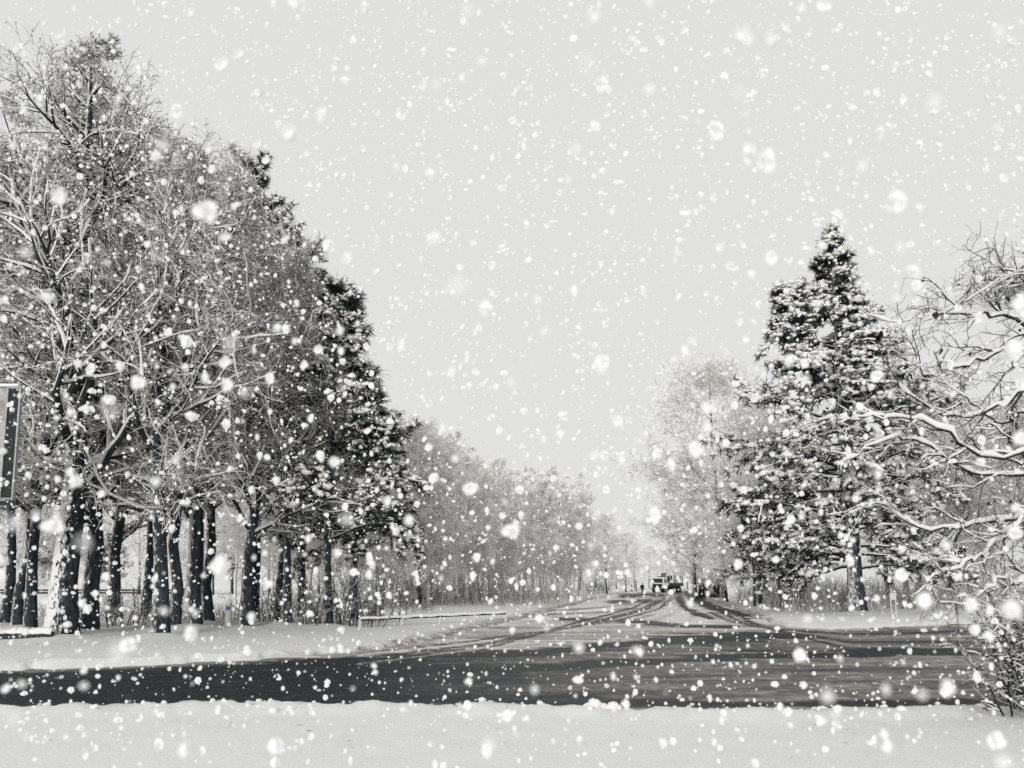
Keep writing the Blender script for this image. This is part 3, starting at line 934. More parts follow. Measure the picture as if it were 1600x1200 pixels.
rg = np.random.default_rng(5)
ax, ay = 7.1, 9.6
ap = empty('apple_tree', (ax, ay, 0.08))
tag(ap, 'near fruit tree reaching snow-laden branches in from the right edge', 'tree')
tb = Bag()
P0 = np.array([[[0, 0, -0.3], [0.05, 0, 0.6], [0.0, 0.1, 1.3], [-0.05, 0.1, 1.9], [-0.1, 0.1, 2.6], [-0.05, 0.05, 3.4], [0.1, 0, 4.4]]])
R0 = np.array([[0.2, 0.17, 0.15, 0.14, 0.11, 0.08, 0.03]])
tubes(tb, P0, R0, 12)
obj('trunk', tb.mesh('apple_trunk', [M['trunk_plastered']], True), ap)


def bez(pts, k=12):
    p = np.array(pts, float)
    tt = np.linspace(0, len(p) - 1, k)
    i = np.minimum(tt.astype(int), len(p) - 2)
    f = (tt - i)[:, None]
    pm = p[np.maximum(i - 1, 0)]; p2 = p[np.minimum(i + 2, len(p) - 1)]
    a, b = p[i], p[i + 1]
    return 0.5 * (2 * a + (b - pm) * f + (2 * pm - 5 * a + 4 * b - p2) * f ** 2 + (3 * a - pm - 3 * b + p2) * f ** 3)


base = np.array([ax, ay, 0.08])


def limb(px, depth0, depth1):
    n_ = len(px)
    return [np.array(at(u, v, depth0 + (depth1 - depth0) * i / (n_ - 1))) - base for i, (u, v) in enumerate(px)]


limbs_px = [  # limbs as they run in the photograph, at their own depths, all leaving the trunk
    ([(1690, 640), (1600, 700), (1530, 712), (1440, 660), (1360, 655), (1284, 661)], 9.6, 8.4),
    ([(1690, 700), (1590, 740), (1500, 735), (1440, 690), (1370, 690), (1310, 730)], 9.6, 9.0),
    ([(1690, 560), (1620, 545), (1560, 545), (1500, 575), (1450, 585), (1430, 565)], 9.6, 9.4),
    ([(1690, 500), (1600, 480), (1550, 480), (1490, 490), (1440, 482)], 9.6, 8.8),
    ([(1690, 470), (1610, 440), (1570, 430), (1520, 440)], 9.6, 9.2),
    ([(1690, 780), (1610, 790), (1575, 830), (1540, 865), (1500, 885), (1450, 905)], 9.6, 8.6),
    ([(1690, 720), (1600, 800), (1520, 820), (1440, 830), (1380, 790), (1310, 800)], 9.6, 10.6),
    ([(1690, 600), (1610, 600), (1540, 640), (1480, 650), (1400, 600), (1370, 590)], 9.6, 10.4),
    ([(1690, 470), (1660, 430), (1620, 410), (1590, 420)], 9.6, 9.0),
    ([(1690, 500), (1640, 450), (1590, 425), (1545, 415)], 9.6, 10.6),
    ([(1690, 850), (1640, 880), (1590, 910), (1560, 900), (1530, 930)], 9.6, 9.0),
    ([(1690, 660), (1600, 640), (1560, 660), (1500, 620), (1460, 590)], 9.6, 10.8),
    ([(1700, 600), (1780, 560), (1860, 540), (1950, 560)], 9.6, 9.0),
    ([(1700, 520), (1780, 460), (1880, 420), (1950, 400)], 9.6, 10.5),
    ([(1700, 720), (1800, 700), (1900, 720), (2000, 760)], 9.6, 8.4),
]
LP, LR = [], []
for px, d0, d1 in limbs_px:
    P = bez(limb(px, d0, d1), 26)
    zz = np.clip(P[0, 2], 0.8, 4.2)
    cx = np.interp(zz, P0[0, :, 2], P0[0, :, 0]); cy = np.interp(zz, P0[0, :, 2], P0[0, :, 1])
    w_ = (1 - np.linspace(0, 1, 26)) ** 3
    P = P + (np.array([cx, cy, zz]) - P[0]) * w_[:, None]
    LP.append(P + np.random.default_rng(len(LP)).normal(size=P.shape) * 0.026)
    LR.append(np.linspace(0.029, 0.006, 26) * (0.85 + 0.3 * np.random.default_rng(len(LP)).random(26)))
LP, LR = np.array(LP), np.array(LR)
cb = Bag()
near_branches(cb, LP, LR, 7, rg, 0.023)
(P2, R2), _ = grow(LP, LR, 10, 0.15, 1.0, (0.3, 0.85), (25, 60), 0.05, 8, 0.018, 0.005, rg, 0.08)
near_branches(cb, P2, R2, 5, rg, 0.015)
(P3, R3), _ = grow(P2, R2, 6, 0.15, 1.0, (0.15, 0.45), (25, 70), 0.1, 5, 0.008, 0.003, rg, 0.12)
near_branches(cb, P3, R3, 4, rg, 0.009)
(P4, R4), _ = grow(P3, R3, 3, 0.2, 1.0, (0.06, 0.22), (30, 80), 0.2, 3, 0.004, 0.0025, rg, 0.12)
near_branches(cb, P4, R4, 3, rg, 0)
obj('crown', cb.mesh('apple_crown', [M['limb'], M['pad']], True), ap)
# withered leaves still hanging on the twigs: one shared curled leaf
lv = Bag()
s_ = np.linspace(-1, 1, 5)
LV = []
for a in np.linspace(0, 1, 4):
    wdt = 0.024 * math.sin(math.pi * (0.15 + 0.8 * a))
    for q in s_:
        LV.append((q * wdt, 0.012 * q * q + 0.008 * math.sin(5 * a), -a * 0.06))
fa = [[r_ * 5 + c_, r_ * 5 + c_ + 1, r_ * 5 + 6 + c_, r_ * 5 + 5 + c_] for r_ in range(3) for c_ in range(4)]
lv.add(LV, fa)
leaf_me = lv.mesh('withered_leaf', [M['leaf']])
ends = P4[rg.permutation(len(P4))][:, -1]
ex, ev = to_px(ends[:, 0] + ax, ends[:, 1] + ay, ends[:, 2] + 0.08)
ends = ends[(ex < 1620)][:55]
for e in ends:
    l = obj('withered_leaf', leaf_me, ap, tuple(e))
    l.rotation_euler = (rg.uniform(-.8, .8), rg.uniform(-.8, .8), rg.uniform(0, 6.3))
    q = rg.uniform(.7, 1.4)
    l.scale = (q, q, q)

# ------------------------------------------------------------------ shrubs
def shrub(name, label, u, v, h, spread, n, seed, near=False, group=None, mat='limb'):
    rg = np.random.default_rng(seed)
    x, y = gp(u, v)
    z = float(ground_z(np.array([x]), np.array([y]))[0][0])
    o = empty(name, (x, y, z - 0.03))
    tag(o, label, 'shrub', group)
    pos = np.stack([rg.normal(size=n) * spread * 0.22, rg.normal(size=n) * spread * 0.22, np.zeros(n) - 0.05], -1)
    d = unit(np.stack([pos[:, 0] * 0.7 / spread + rg.normal(size=n) * .13, pos[:, 1] * 0.7 / spread + rg.normal(size=n) * .13, np.ones(n)], -1))
    P, Rr = _poly(pos, d, h * (0.55 + 0.5 * rg.random(n)), -0.1, 8, np.full(n, 0.014 if near else 0.02), 0.004, rg, 0.05)
    sb, cb = Bag(), Bag()
    sn = 0.008 if near else 0
    near_branches(sb, P, Rr, 5, rg, sn)
    (P2, R2), _ = grow(P, Rr, 11 if near else 9, 0.04 if near else 0.2, 1.0, (0.08 * h, 0.24 * h) if near else (0.15 * h, 0.32 * h), (25, 60), 0.2, 5, 0.008, 0.003, rg, 0.10)
    (P3, R3), _ = grow(P2, R2, 4, 0.1, 1.0, (0.05 * h, 0.14 * h), (25, 70), 0.1, 3, 0.006 if near else .009, 0.003 if near else .006, rg, 0.12)
    if near:
        near_branches(cb, P2, R2, 4, rg, 0.010)
        near_branches(cb, P3, R3, 3, rg, 0.009)
        e = P3[:, -1]
        kp = rg.random(len(e)) < 0.4
        sz_ = 0.010 + 0.016 * rg.random(kp.sum())
        blobs(cb, e[kp] + np.array([0, 0, 0.008]), np.stack([sz_, sz_, sz_ * .7], -1), rg, m=1)
        low = P3[(P3[:, 0, 2] < 0.55 * h)]
        pb = np.repeat(low[:, -1], 3, 0)
        blades(cb, pb, unit(rg.normal(size=pb.shape)), 0.03 + 0.04 * rg.random(len(pb)), 0.012 + 0.014 * rg.random(len(pb)), rg, 2)
    else:
        tubes(cb, P2, R2, 3, m=0)
        tubes(cb, P3, R3, 3, m=np.where(rg.random(len(P3)) < .5, 1, 0))
    obj('stems', sb.mesh(name + '_stems', [M[mat], M['pad']]), o)
    obj('crown', cb.mesh(name + '_crown', [M[mat], M['pad'] if near else M['twig_snow'], M['leaf']], near), o)
    return o


shrub('roadside_shrub', 'near snow-tufted shrub at the bottom right edge of the road', 1640, 1128, 1.8, 1.0, 54, 3, True)
shrub('roadside_shrub', 'dense twiggy bush at the right foot of the low pine', 545, 984, 2.6, 2.6, 34, 4)
shrub('roadside_shrub', 'snow-bent bush between the pines and the low guard rail', 588, 974, 3.4, 3.4, 34, 5)
shrub('roadside_shrub', 'small bush among the trunks right of the stout tree', 420, 984, 1.6, 1.6, 20, 6)
shrub('roadside_shrub', 'thin bush between the two leaning birches and the pine', 480, 985, 1.8, 1.8, 22, 8)
shrub('roadside_shrub', 'low bush in the gap right of the right-leaning thick tree', 190, 990, 1.5, 2.2, 20, 9)
shrub('roadside_shrub', 'dark bush at the far end of the grove beside the side road', 928, 930, 3.0, 3.0, 34, 10, mat='trunk')
shrub('roadside_shrub', 'dark bush under the spreading frosted tree at the grove end', 945, 928, 2.8, 2.4, 34, 12, mat='trunk')


def brush(name, label, regions, seed, h, n):
    """dry stems and grass that nobody could count"""
    rg = np.random.default_rng(seed)
    xs, ys = [], []
    for (u0, v0, u1, v1, k) in regions:
        u = rg.uniform(u0, u1, k); v = v0 + (v1 - v0) * rg.random(k) ** 1.0
        for a, b in zip(u, v):
            x, y = gp(a, b); xs.append(x); ys.append(y)
    x, y = np.array(xs), np.array(ys)
    keep = signed_dist(x, y) > 1.2
    x, y = x[keep], y[keep]
    z, _ = ground_z(x, y)
    m = len(x)
    pos = np.stack([x, y, z - 0.05], -1)
    d = unit(np.stack([rg.normal(size=m) * .22, rg.normal(size=m) * .22, np.ones(m)], -1))
    P, Rr = _poly(pos, d, h * (0.35 + 0.8 * rg.random(m)), -0.35, 3, np.full(m, 0.012), 0.006, rg, 0.06)
    bag = Bag()
    tubes(bag, P, Rr, 3)
    (P2, R2), _ = grow(P, Rr, 3, 0.3, 1.0, (h * .18, h * .4), (20, 60), -0.3, 3, 0.010, 0.006, rg, 0.1)
    tubes(bag, P2, R2, 3)
    o = obj(name, bag.mesh(name, [M['brush']], False))
    tag(o, label, 'undergrowth', kind='stuff')


brush('undergrowth', 'dry snowy brush and tall grass under the right trees', [(1195, 944, 1540, 960, 1500), (1500, 948, 1760, 958, 400), (1150, 938, 1300, 948, 400)], 51, 1.9, 0)
brush('undergrowth', 'dry grass poking through snow behind the left trunks', [(-100, 962, 600, 982, 900), (560, 946, 680, 962, 400)], 52, 0.55, 0)
brush('undergrowth', 'snowy brush at the foot of the birch grove', [(605, 936, 930, 950, 1500)], 53, 2.4, 0)

# ------------------------------------------------------------------ objects
M['truck_white'] = plain('cab_paint', (0.62, 0.62, 0.60), 0.45, 0.4, 0.12)
M['black'] = plain('black_steel', (0.012, 0.014, 0.015), 0.6, 0.3, 0.3)
M['glass'] = plain('dark_glass', (0.010, 0.016, 0.018), 0.12, 0.5, 0.1)
M['rubber'] = plain('rubber', (0.012, 0.012, 0.012), 0.85, 0.2, 0.3)
M['steel'] = plain('steel', (0.30, 0.31, 0.31), 0.5, 0.5, 0.2, metal=0.3)
M['lamp'] = plain('lamp_glass', (0.6, 0.6, 0.58), 0.2, 0.5, 0.1)
M['wood'] = plain('dark_planks', (0.045, 0.036, 0.034), 0.85, 0.2, 0.4, 8)
M['pale'] = plain('pale_paint', (0.55, 0.55, 0.53), 0.6, 0.3, 0.15)
M['blue'] = plain('blue_reflector', (0.03, 0.06, 0.25), 0.35, 0.5, 0.2)
M['coat'] = plain('dark_coat', (0.012, 0.014, 0.018), 0.9, 0.1, 0.4)
M['trouser'] = plain('grey_trousers', (0.09, 0.09, 0.095), 0.9, 0.1, 0.3)
M['skin'] = plain('skin', (0.45, 0.30, 0.24), 0.6, 0.3, 0.1)
M['hair'] = plain('dark_hair', (0.02, 0.017, 0.015), 0.7, 0.3, 0.3)


def part(name, fn, mats, parent, smooth=False, bevel=0.0):
    b_ = Bag()
    fn(b_)
    o = obj(name, b_.mesh(name, [M[q] for q in mats], smooth), parent)
    if bevel:
        md = o.modifiers.new('bevel', 'BEVEL')
        md.width = bevel
        md.segments = 2
        md.limit_method = 'ANGLE'
    return o


def cyl(b_, p, q, r, sides=16, m=0):
    P = np.array([[p, q]], float)
    tubes(b_, P, np.full((1, 2), r), sides, m=m, cap=True)


# --- timber lorry on the side road, nose to the camera
td = 150.0
tx = (1029 - 800) / F * td
lorry = empty('timber_lorry', (tx, td, 0.05), R(-33))     # local -Y is the front
tag(lorry, 'white-cabbed timber lorry with upright stakes parked far down the side road', 'lorry')


def prism_cab(b_):
    # side profile (y, z) extruded across x
    prof = np.array([(-1.05, 0.75), (-1.10, 1.55), (-0.86, 2.72), (-0.70, 2.86), (0.85, 2.90), (0.95, 2.80), (0.95, 0.75)])
    hw = 1.2
    n_ = len(prof)
    V = [(-hw * (0.93 if z > 2.6 else 1), y, z) for y, z in prof] + [(hw * (0.93 if z > 2.6 else 1), y, z) for y, z in prof]
    b_.add(V, [[i, (i + 1) % n_, n_ + (i + 1) % n_, n_ + i] for i in range(n_)])
    cxz = prof.mean(0)
    for sgn, o_ in ((-1, 0), (1, n_)):
        idx = list(range(n_))
        VV = [V[o_ + i] for i in idx] + [(sgn * hw, cxz[0], cxz[1])]
        b_.add(VV, T=[[i, (i + 1) % n_, n_] for i in range(n_)])


cabp = part('cab', prism_cab, ['truck_white'], lorry, bevel=0.06)


def scr(b_):
    b_.add([(-1.02, -1.075, 1.84), (1.02, -1.075, 1.84), (0.98, -0.925, 2.58), (-0.98, -0.925, 2.58), (-1.02, -1.03, 1.84), (1.02, -1.03, 1.84), (0.98, -0.88, 2.58), (-0.98, -0.88, 2.58)],
           [[0, 1, 2, 3], [5, 4, 7, 6], [0, 4, 5, 1], [1, 5, 6, 2], [2, 6, 7, 3], [3, 7, 4, 0]])


part('windscreen', scr, ['glass'], cabp)
for sgn in (-1, 1):
    part('side_window', lambda b_: b_.box((sgn * 1.17, -0.15, 2.2), (0.1, 0.95, 0.65)), ['glass'], cabp)
    part('mirror', lambda b_: (b_.box((sgn * 1.42, -0.95, 2.2), (0.18, 0.08, 0.5)), b_.box((sgn * 1.28, -0.95, 2.42), (0.2, 0.03, 0.03))), ['black'], cabp)
    part('headlamp', lambda b_: cyl(b_, (sgn * 0.92, -1.22, 0.86), (sgn * 0.92, -1.26, 0.86), 0.13), ['lamp'], lorry)
part('grille', lambda b_: [b_.box((0, -1.10, 1.35), (1.85, 0.06, 0.50))] + [b_.box((0, -1.14, 1.16 + 0.1 * i), (1.8, 0.03, 0.035)) for i in range(5)], ['black'], lorry)
part('bumper', lambda b_: b_.box((0, -1.12, 0.80), (2.45, 0.24, 0.55)), ['black'], lorry, bevel=0.04)
part('chassis', lambda b_: [b_.box((s * 0.42, 4.2, 0.92), (0.12, 9.2, 0.3)) for s in (-1, 1)] + [b_.box((0, 1.5 + 1.3 * i, 0.92), (0.8, 0.12, 0.2)) for i in range(6)], ['black'], lorry)
part('load_bed', lambda b_: b_.box((0, 5.2, 1.30), (2.45, 7.2, 0.44)), ['black'], lorry, bevel=0.02)
part('side_board', lambda b_: [b_.box((s * 1.21, 5.2, 1.45), (0.05, 7.25, 0.62)) for s in (-1, 1)], ['black'], lorry)
part('headboard', lambda b_: [b_.box((0, 1.55, 2.25), (2.4, 0.09, 1.5))] + [b_.box((x_, 1.49, 2.25), (0.08, 0.06, 1.55)) for x_ in (-1.1, -.5, 0, .5, 1.1)], ['black'], lorry)
for i in range(7):
    for sgn in (-1, 1):
        part('stake', lambda b_: b_.box((sgn * 1.16, 1.95 + 1.08 * i, 2.35), (0.14, 0.16, 1.75)), ['black'], lorry)
for y_ in (-0.25, 3.6, 6.2, 7.5):
    for sgn in (-1, 1):
        wh = part('wheel', lambda b_: cyl(b_, (sgn * 0.82, y_, 0.52), (sgn * 1.18, y_, 0.52), 0.52, 24), ['rubber'], lorry, smooth=False)
        part('rim', lambda b_: cyl(b_, (sgn * 1.17, y_, 0.52), (sgn * 1.20, y_, 0.52), 0.27, 18), ['steel'], wh)
part('mudguard', lambda b_: [b_.box((s * 1.0, -0.25, 1.12), (0.45, 1.3, 0.08)) for s in (-1, 1)] + [b_.box((s * 1.0, 6.9, 1.08), (0.45, 2.6, 0.06)) for s in (-1, 1)], ['black'], lorry)


def crane(b_):
    b_.box((0, 1.22, 1.9), (0.5, 0.4, 1.9))
    cyl(b_, (0, 1.22, 2.6), (0.1, 1.2, 3.25), 0.16)
    cyl(b_, (0.1, 1.2, 3.2), (0.75, 1.2, 3.55), 0.14)
    cyl(b_, (0.75, 1.2, 3.55), (0.55, 1.0, 2.95), 0.13)


cr_ = part('loader_crane', crane, ['black'], lorry)
b_ = Bag()
for sgn in (-1, 1):
    Pg = np.array([[(0.25 + sgn * .12, 1.1, 3.55), (0.25 + sgn * .42, 1.1, 3.35), (0.25 + sgn * .4, 1.1, 3.05), (0.25 + sgn * .1, 1.1, 2.95)]])
    tubes(b_, Pg, np.full((1, 4), 0.11), 8, cap=True)
b_.box((0.3, 1.1, 3.5), (0.4, 0.3, 0.25))
obj('grapple', b_.mesh('grapple', [M['black']], False), cr_)

# --- person walking on the side road
pd_ = 124.0
pxx = (1002 - 800) / F * pd_
person = empty('person', (pxx, pd_, 0.05), R(15))
tag(person, 'person in a dark coat and grey trousers walking on the side road near the lorry', 'person')


def skin_body(name, joints, edges, mat, root, sub=2):
    me = bpy.data.meshes.new(name)
    me.from_pydata([j[0] for j in joints], edges, [])
    o = bpy.data.objects.new(name, me)
    C.objects.link(o)
    md = o.modifiers.new('skin', 'SKIN')
    sv = me.skin_vertices[0].data
    for q, j in zip(sv, joints):
        q.radius = (j[1], j[2] if len(j) > 2 else j[1])
    for i, q in enumerate(sv):
        q.use_root = (i == root)
    s_ = o.modifiers.new('sub', 'SUBSURF')
    s_.levels = s_.render_levels = sub
    dg = bpy.context.evaluated_depsgraph_get()
    m2_ = bpy.data.meshes.new_from_object(o.evaluated_get(dg))
    bpy.data.objects.remove(o)
    m2_.materials.clear()
    m2_.materials.append(mat)
    for p_ in m2_.polygons: p_.use_smooth = True
    m2_.name = name
    return m2_


J = [((0, 0, 0.95), 0.15, 0.11), ((0, 0, 1.15), 0.14, 0.10), ((0, 0, 1.36), 0.17, 0.11), ((0, 0, 1.47), 0.07, 0.07), ((0, -0.01, 1.55), 0.065, 0.065), ((0, -0.02, 1.63), 0.085, 0.095), ((0, -0.01, 1.71), 0.075, 0.085)]
E = [(0, 1), (1, 2), (2, 3), (3, 4), (4, 5), (5, 6)]
for sgn in (-1, 1):
    n0 = len(J)
    sw = -0.18 * sgn
    J += [((sgn * 0.20, 0, 1.40), 0.062), ((sgn * 0.25, sw * .3, 1.13), 0.05), ((sgn * 0.25, sw - 0.05, 0.90), 0.04), ((sgn * 0.25, sw - 0.09, 0.82), 0.035, 0.02)]
    E += [(2, n0), (n0, n0 + 1), (n0 + 1, n0 + 2), (n0 + 2, n0 + 3)]
    for f in range(4):
        k0 = len(J)
        J += [((sgn * 0.25 + (f - 1.5) * 0.004, sw - 0.12 + f * 0.02, 0.775), 0.010), ((sgn * 0.245, sw - 0.125 + f * 0.021, 0.735 + 0.006 * abs(f - 1.5)), 0.008)]
        E += [(n0 + 3, k0), (k0, k0 + 1)]
    k0 = len(J)
    J += [((sgn * 0.23, sw - 0.13, 0.81), 0.011), ((sgn * 0.225, sw - 0.15, 0.77), 0.009)]
    E += [(n0 + 3, k0), (k0, k0 + 1)]
    n0 = len(J)
    st_ = 0.16 * sgn
    J += [((sgn * 0.10, 0, 0.86), 0.095), ((sgn * 0.10, st_ * .45 - 0.03, 0.48), 0.065), ((sgn * 0.10, st_, 0.09), 0.045), ((sgn * 0.11, st_ - 0.10, 0.04), 0.045, 0.035), ((sgn * 0.115, st_ - 0.18, 0.03), 0.035, 0.025)]
    E += [(0, n0), (n0, n0 + 1), (n0 + 1, n0 + 2), (n0 + 2, n0 + 3), (n0 + 3, n0 + 4)]
bm_ = skin_body('body', J, E, M['skin'], 0, 1)
obj('body', bm_, person)
Jc = [((0, 0, 0.74), 0.23, 0.19), ((0, 0, 0.95), 0.21, 0.17), ((0, 0, 1.15), 0.19, 0.145), ((0, 0, 1.36), 0.205, 0.145), ((0, 0, 1.49), 0.09, 0.09)]
Ec = [(0, 1), (1, 2), (2, 3), (3, 4)]
for sgn in (-1, 1):
    n0 = len(Jc); sw = -0.18 * sgn
    Jc += [((sgn * 0.21, 0, 1.41), 0.088), ((sgn * 0.26, sw * .3, 1.13), 0.075), ((sgn * 0.255, sw - 0.05, 0.88), 0.062)]
    Ec += [(3, n0), (n0, n0 + 1), (n0 + 1, n0 + 2)]
obj('coat', skin_body('coat', Jc, Ec, M['coat'], 1), person)
Jt = [((0, 0, 0.93), 0.17, 0.13)]
Et = []
for sgn in (-1, 1):
    n0 = len(Jt); st_ = 0.16 * sgn
    Jt += [((sgn * 0.10, 0, 0.84), 0.115), ((sgn * 0.10, st_ * .45 - 0.03, 0.48), 0.085), ((sgn * 0.10, st_, 0.10), 0.070)]
    Et += [(0, n0), (n0, n0 + 1), (n0 + 1, n0 + 2)]
obj('trousers', skin_body('trousers', Jt, Et, M['trouser'], 0), person)
b_ = Bag()
blobs(b_, np.array([[0, 0.005, 1.69]]), np.array([[0.098, 0.112, 0.105]]), np.random.default_rng(1), base=ICO2, jit=0.03)
obj('hat', b_.mesh('hat', [M['hair']]), person)
b_ = Bag()
blobs(b_, np.array([[0, -0.125, 1.615], [-.085, 0, 1.61], [.085, 0, 1.61]]), np.array([[0.014, 0.02, 0.022], [.012, .02, .03], [.012, .02, .03]]), np.random.default_rng(1), base=ICO1, jit=0.0)
obj('face_features', b_.mesh('face_features', [M['skin']]), person)

# --- plank shed beside the side road
sd0 = 96.0
shed = empty('plank_shed', ((1109 - 800) / F * sd0, sd0, 0.05), R(-12))
tag(shed, 'small dark plank shed under the trees right of the side road', 'shed')
part('frame', lambda b_: b_.box((0, 0, 1.0), (3.0, 2.2, 2.1)), ['wood'], shed)
plank = Bag(); plank.box((0, 0, 1.0), (0.19, 0.035, 2.06)); plank_me = plank.mesh('plank', [M['wood']], False)
for i in range(14):
    if 5 <= i <= 8: continue
    obj('plank', plank_me, shed, (-1.4 + i * 0.215, -1.115, 0))
dr = part('door', lambda b_: b_.box((0.0, -1.125, 0.95), (0.84, 0.05, 1.85)), ['wood'], shed)
part('handle', lambda b_: b_.box((0.32, -1.17, 1.0), (0.04, 0.05, 0.16)), ['steel'], dr)


def roof(b_):
    b_.add([(-1.75, -1.45, 2.02), (1.75, -1.45, 2.02), (1.75, 1.4, 2.5), (-1.75, 1.4, 2.5), (-1.75, -1.45, 2.14), (1.75, -1.45, 2.14), (1.75, 1.4, 2.62), (-1.75, 1.4, 2.62)],
           [[0, 3, 2, 1], [4, 5, 6, 7], [0, 1, 5, 4], [1, 2, 6, 5], [2, 3, 7, 6], [3, 0, 4, 7]])


part('roof', roof, ['wood'], shed)
part('roof_snow', lambda b_: b_.add([(-1.77, -1.47, 2.146), (1.77, -1.47, 2.146), (1.77, 1.42, 2.626), (-1.77, 1.42, 2.626), (-1.65, -1.38, 2.33), (1.65, -1.38, 2.33), (1.65, 1.3, 2.80), (-1.65, 1.3, 2.80)],
                                    [[0, 3, 2, 1], [4, 5, 6, 7], [0, 1, 5, 4], [1, 2, 6, 5], [2, 3, 7, 6], [3, 0, 4, 7]]), ['pad'], shed, bevel=0.06)


# --- posts
def post(name, label, u, v, h, r, mats, cat='post', group=None, extra=None):
    x, y = gp(u, v)
    z = float(ground_z(np.array([x]), np.array([y]))[0][0])
    o = empty(name, (x, y, z))
    tag(o, label, cat, group)
    part('shaft', lambda b_: tubes(b_, np.array([[(0, 0, -0.3), (0, 0, h * .5), (0, 0, h)]]), np.array([[r, r, r * .9]]), 10, cap=True), [mats[0]], o)
    b_ = Bag()
    blobs(b_, np.array([[0, 0, h + r * .3]]), np.array([[r * 1.15, r * 1.15, r * .9]]), np.random.default_rng(3), base=ICO1, jit=0.06)
    obj('snow_cap', b_.mesh('snow_cap', [M['pad']]), o)
    if extra: extra(o)
    return o


post('wooden_post', 'dark upright post in the verge between the small pine and the spruce', 1218, 955, 2.9, 0.11, ['trunk'])
post('wooden_post', 'dark tall post at the roadside left of the plank shed', 1087, 926, 4.2, 0.20, ['trunk'])
post('wooden_post', 'thin dark post left of the walking person on the far verge', 994, 924.5, 2.6, 0.14, ['trunk'])
post('wooden_post', 'short dark post on the far verge, further left of the walking person', 987, 924.5, 1.5, 0.14, ['trunk'])


def reflect(o):
    part('reflector', lambda b_: cyl(b_, (0, -0.105, 0.62), (0, -0.125, 0.62), 0.075, 20), ['blue'], o)


post('marker_post', 'short pale marker post with blue dot among the left trunks', 356, 989, 0.8, 0.10, ['pale'], extra=reflect)
x, y = gp(1397, 968)
z = float(ground_z(np.array([x]), np.array([y]))[0][0])
o = empty('marker_sign', (x, y, z))
tag(o, 'small white two-legged marker frame on the verge right of the spruce', 'road marker')
for sgn in (-1, 1):
    part('leg', lambda b_: b_.box((sgn * 0.11, 0, 0.5), (0.05, 0.05, 1.3)), ['pale'], o)
part('plate', lambda b_: b_.box((0, -0.03, 0.98), (0.30, 0.025, 0.34)), ['pale'], o, bevel=0.008)

# --- low guard rail at the left of the side road
q0, q1 = np.array(gp(562, 986)), np.array(gp(790, 973))
rail = empty('guard_rail', (q0[0], q0[1], 0.1))
tag(rail, 'low snow-topped pipe rail on the verge before the birch grove', 'guard rail')
dv = q1 - q0
tpos = np.array([[(0, 0, 0.30), (dv[0] * .25, dv[1] * .25, 0.31), (dv[0] * .5, dv[1] * .5, 0.30), (dv[0] * .75, dv[1] * .75, 0.31), (dv[0], dv[1], 0.30)]])
part('bar', lambda b_: tubes(b_, tpos, np.full((1, 5), 0.045), 10, cap=True), ['black'], rail, True)
kk = np.linspace(0, 1, 60)
sp_ = np.stack([dv[0] * kk, dv[1] * kk, 0.35 + 0.012 * np.sin(kk * 40)], -1)[None]
part('snow_ridge', lambda b_: tubes(b_, sp_, (0.05 + 0.02 * np.random.default_rng(2).random((1, 60))), 8, cap=True), ['pad'], rail, True)
for i in range(5):
    f = i / 4
    part('post', lambda b_: b_.box((dv[0] * f, dv[1] * f, 0.0), (0.09, 0.09, 0.62)), ['pale'], rail)

# --- field fence, far behind the left stand
fe = empty('field_fence', (0, 0, 0))
tag(fe, 'low dark rail fence across the white field behind the left trunks', 'fence')
fx0, fx1, fy = (-60 - 800) / F * 94, (330 - 800) / F * 94, 94.0
for zz in (0.55, 0.85):
    part('rail', lambda b_: b_.box(((fx0 + fx1) / 2, fy, zz + .1), (fx1 - fx0, 0.10, 0.20)), ['wood'], fe)
for i in range(11):
    part('post', lambda b_: b_.box((fx0 + (fx1 - fx0) * i / 10, fy + 0.12, 0.5), (0.16, 0.13, 1.4)), ['wood'], fe)

# --- snow-covered log at the left edge
l0, l1 = gp(-60, 1011), gp(82, 1009)
lg = empty('fallen_log', (l0[0], l0[1], 0.12))
tag(lg, 'long snow-topped log lying on the verge at the left edge', 'log')
ll = np.array([[(0, 0, 0.12), ((l1[0] - l0[0]) / 2, (l1[1] - l0[1]) / 2, 0.13), (l1[0] - l0[0], l1[1] - l0[1], 0.11)]])
part('log', lambda b_: tubes(b_, ll, np.array([[.17, .165, .15]]), 12, cap=True), ['trunk'], lg, True)
kk = np.linspace(0.01, 0.985, 40)
sp_ = np.stack([(l1[0] - l0[0]) * kk, (l1[1] - l0[1]) * kk, 0.25 + 0.02 * np.sin(kk * 23)], -1)[None]
part('snow_ridge', lambda b_: tubes(b_, sp_, (0.11 + 0.03 * np.random.default_rng(2).random((1, 40))), 9, cap=True), ['pad'], lg, True)

# --- billboard at the left edge: pale poster face and dark flank in a pale frame
bd = 19.5
c0 = np.array(at(15, 608, bd)); c1 = np.array(at(15, 778, bd))
bb = empty('billboard', (c0[0], bd, 0.1))
tag(bb, 'raised roadside billboard at the left edge, pale poster face with dark flank', 'billboard')
zt, zb = c0[2] - 0.1, c1[2] - 0.1
pm, t, b = new_mat('weathered_poster')
n = noise_tex(t, 1.4, 3)
r = ramp(t, [(0.35, (0.46, 0.46, 0.45)), (0.52, (0.36, 0.35, 0.34)), (0.62, (0.20, 0.16, 0.15)), (0.7, (0.44, 0.43, 0.42))])
t.links.new(n.outputs[0], r.inputs[0])
t.links.new(r.outputs[0], b.inputs['Base Color'])
b.inputs['Roughness'].default_value = 0.5
M['poster'] = pm
part('poster_face', lambda b_: b_.box((-2.0, 0, (zt + zb) / 2), (3.96, 0.10, zt - zb)), ['poster'], bb)
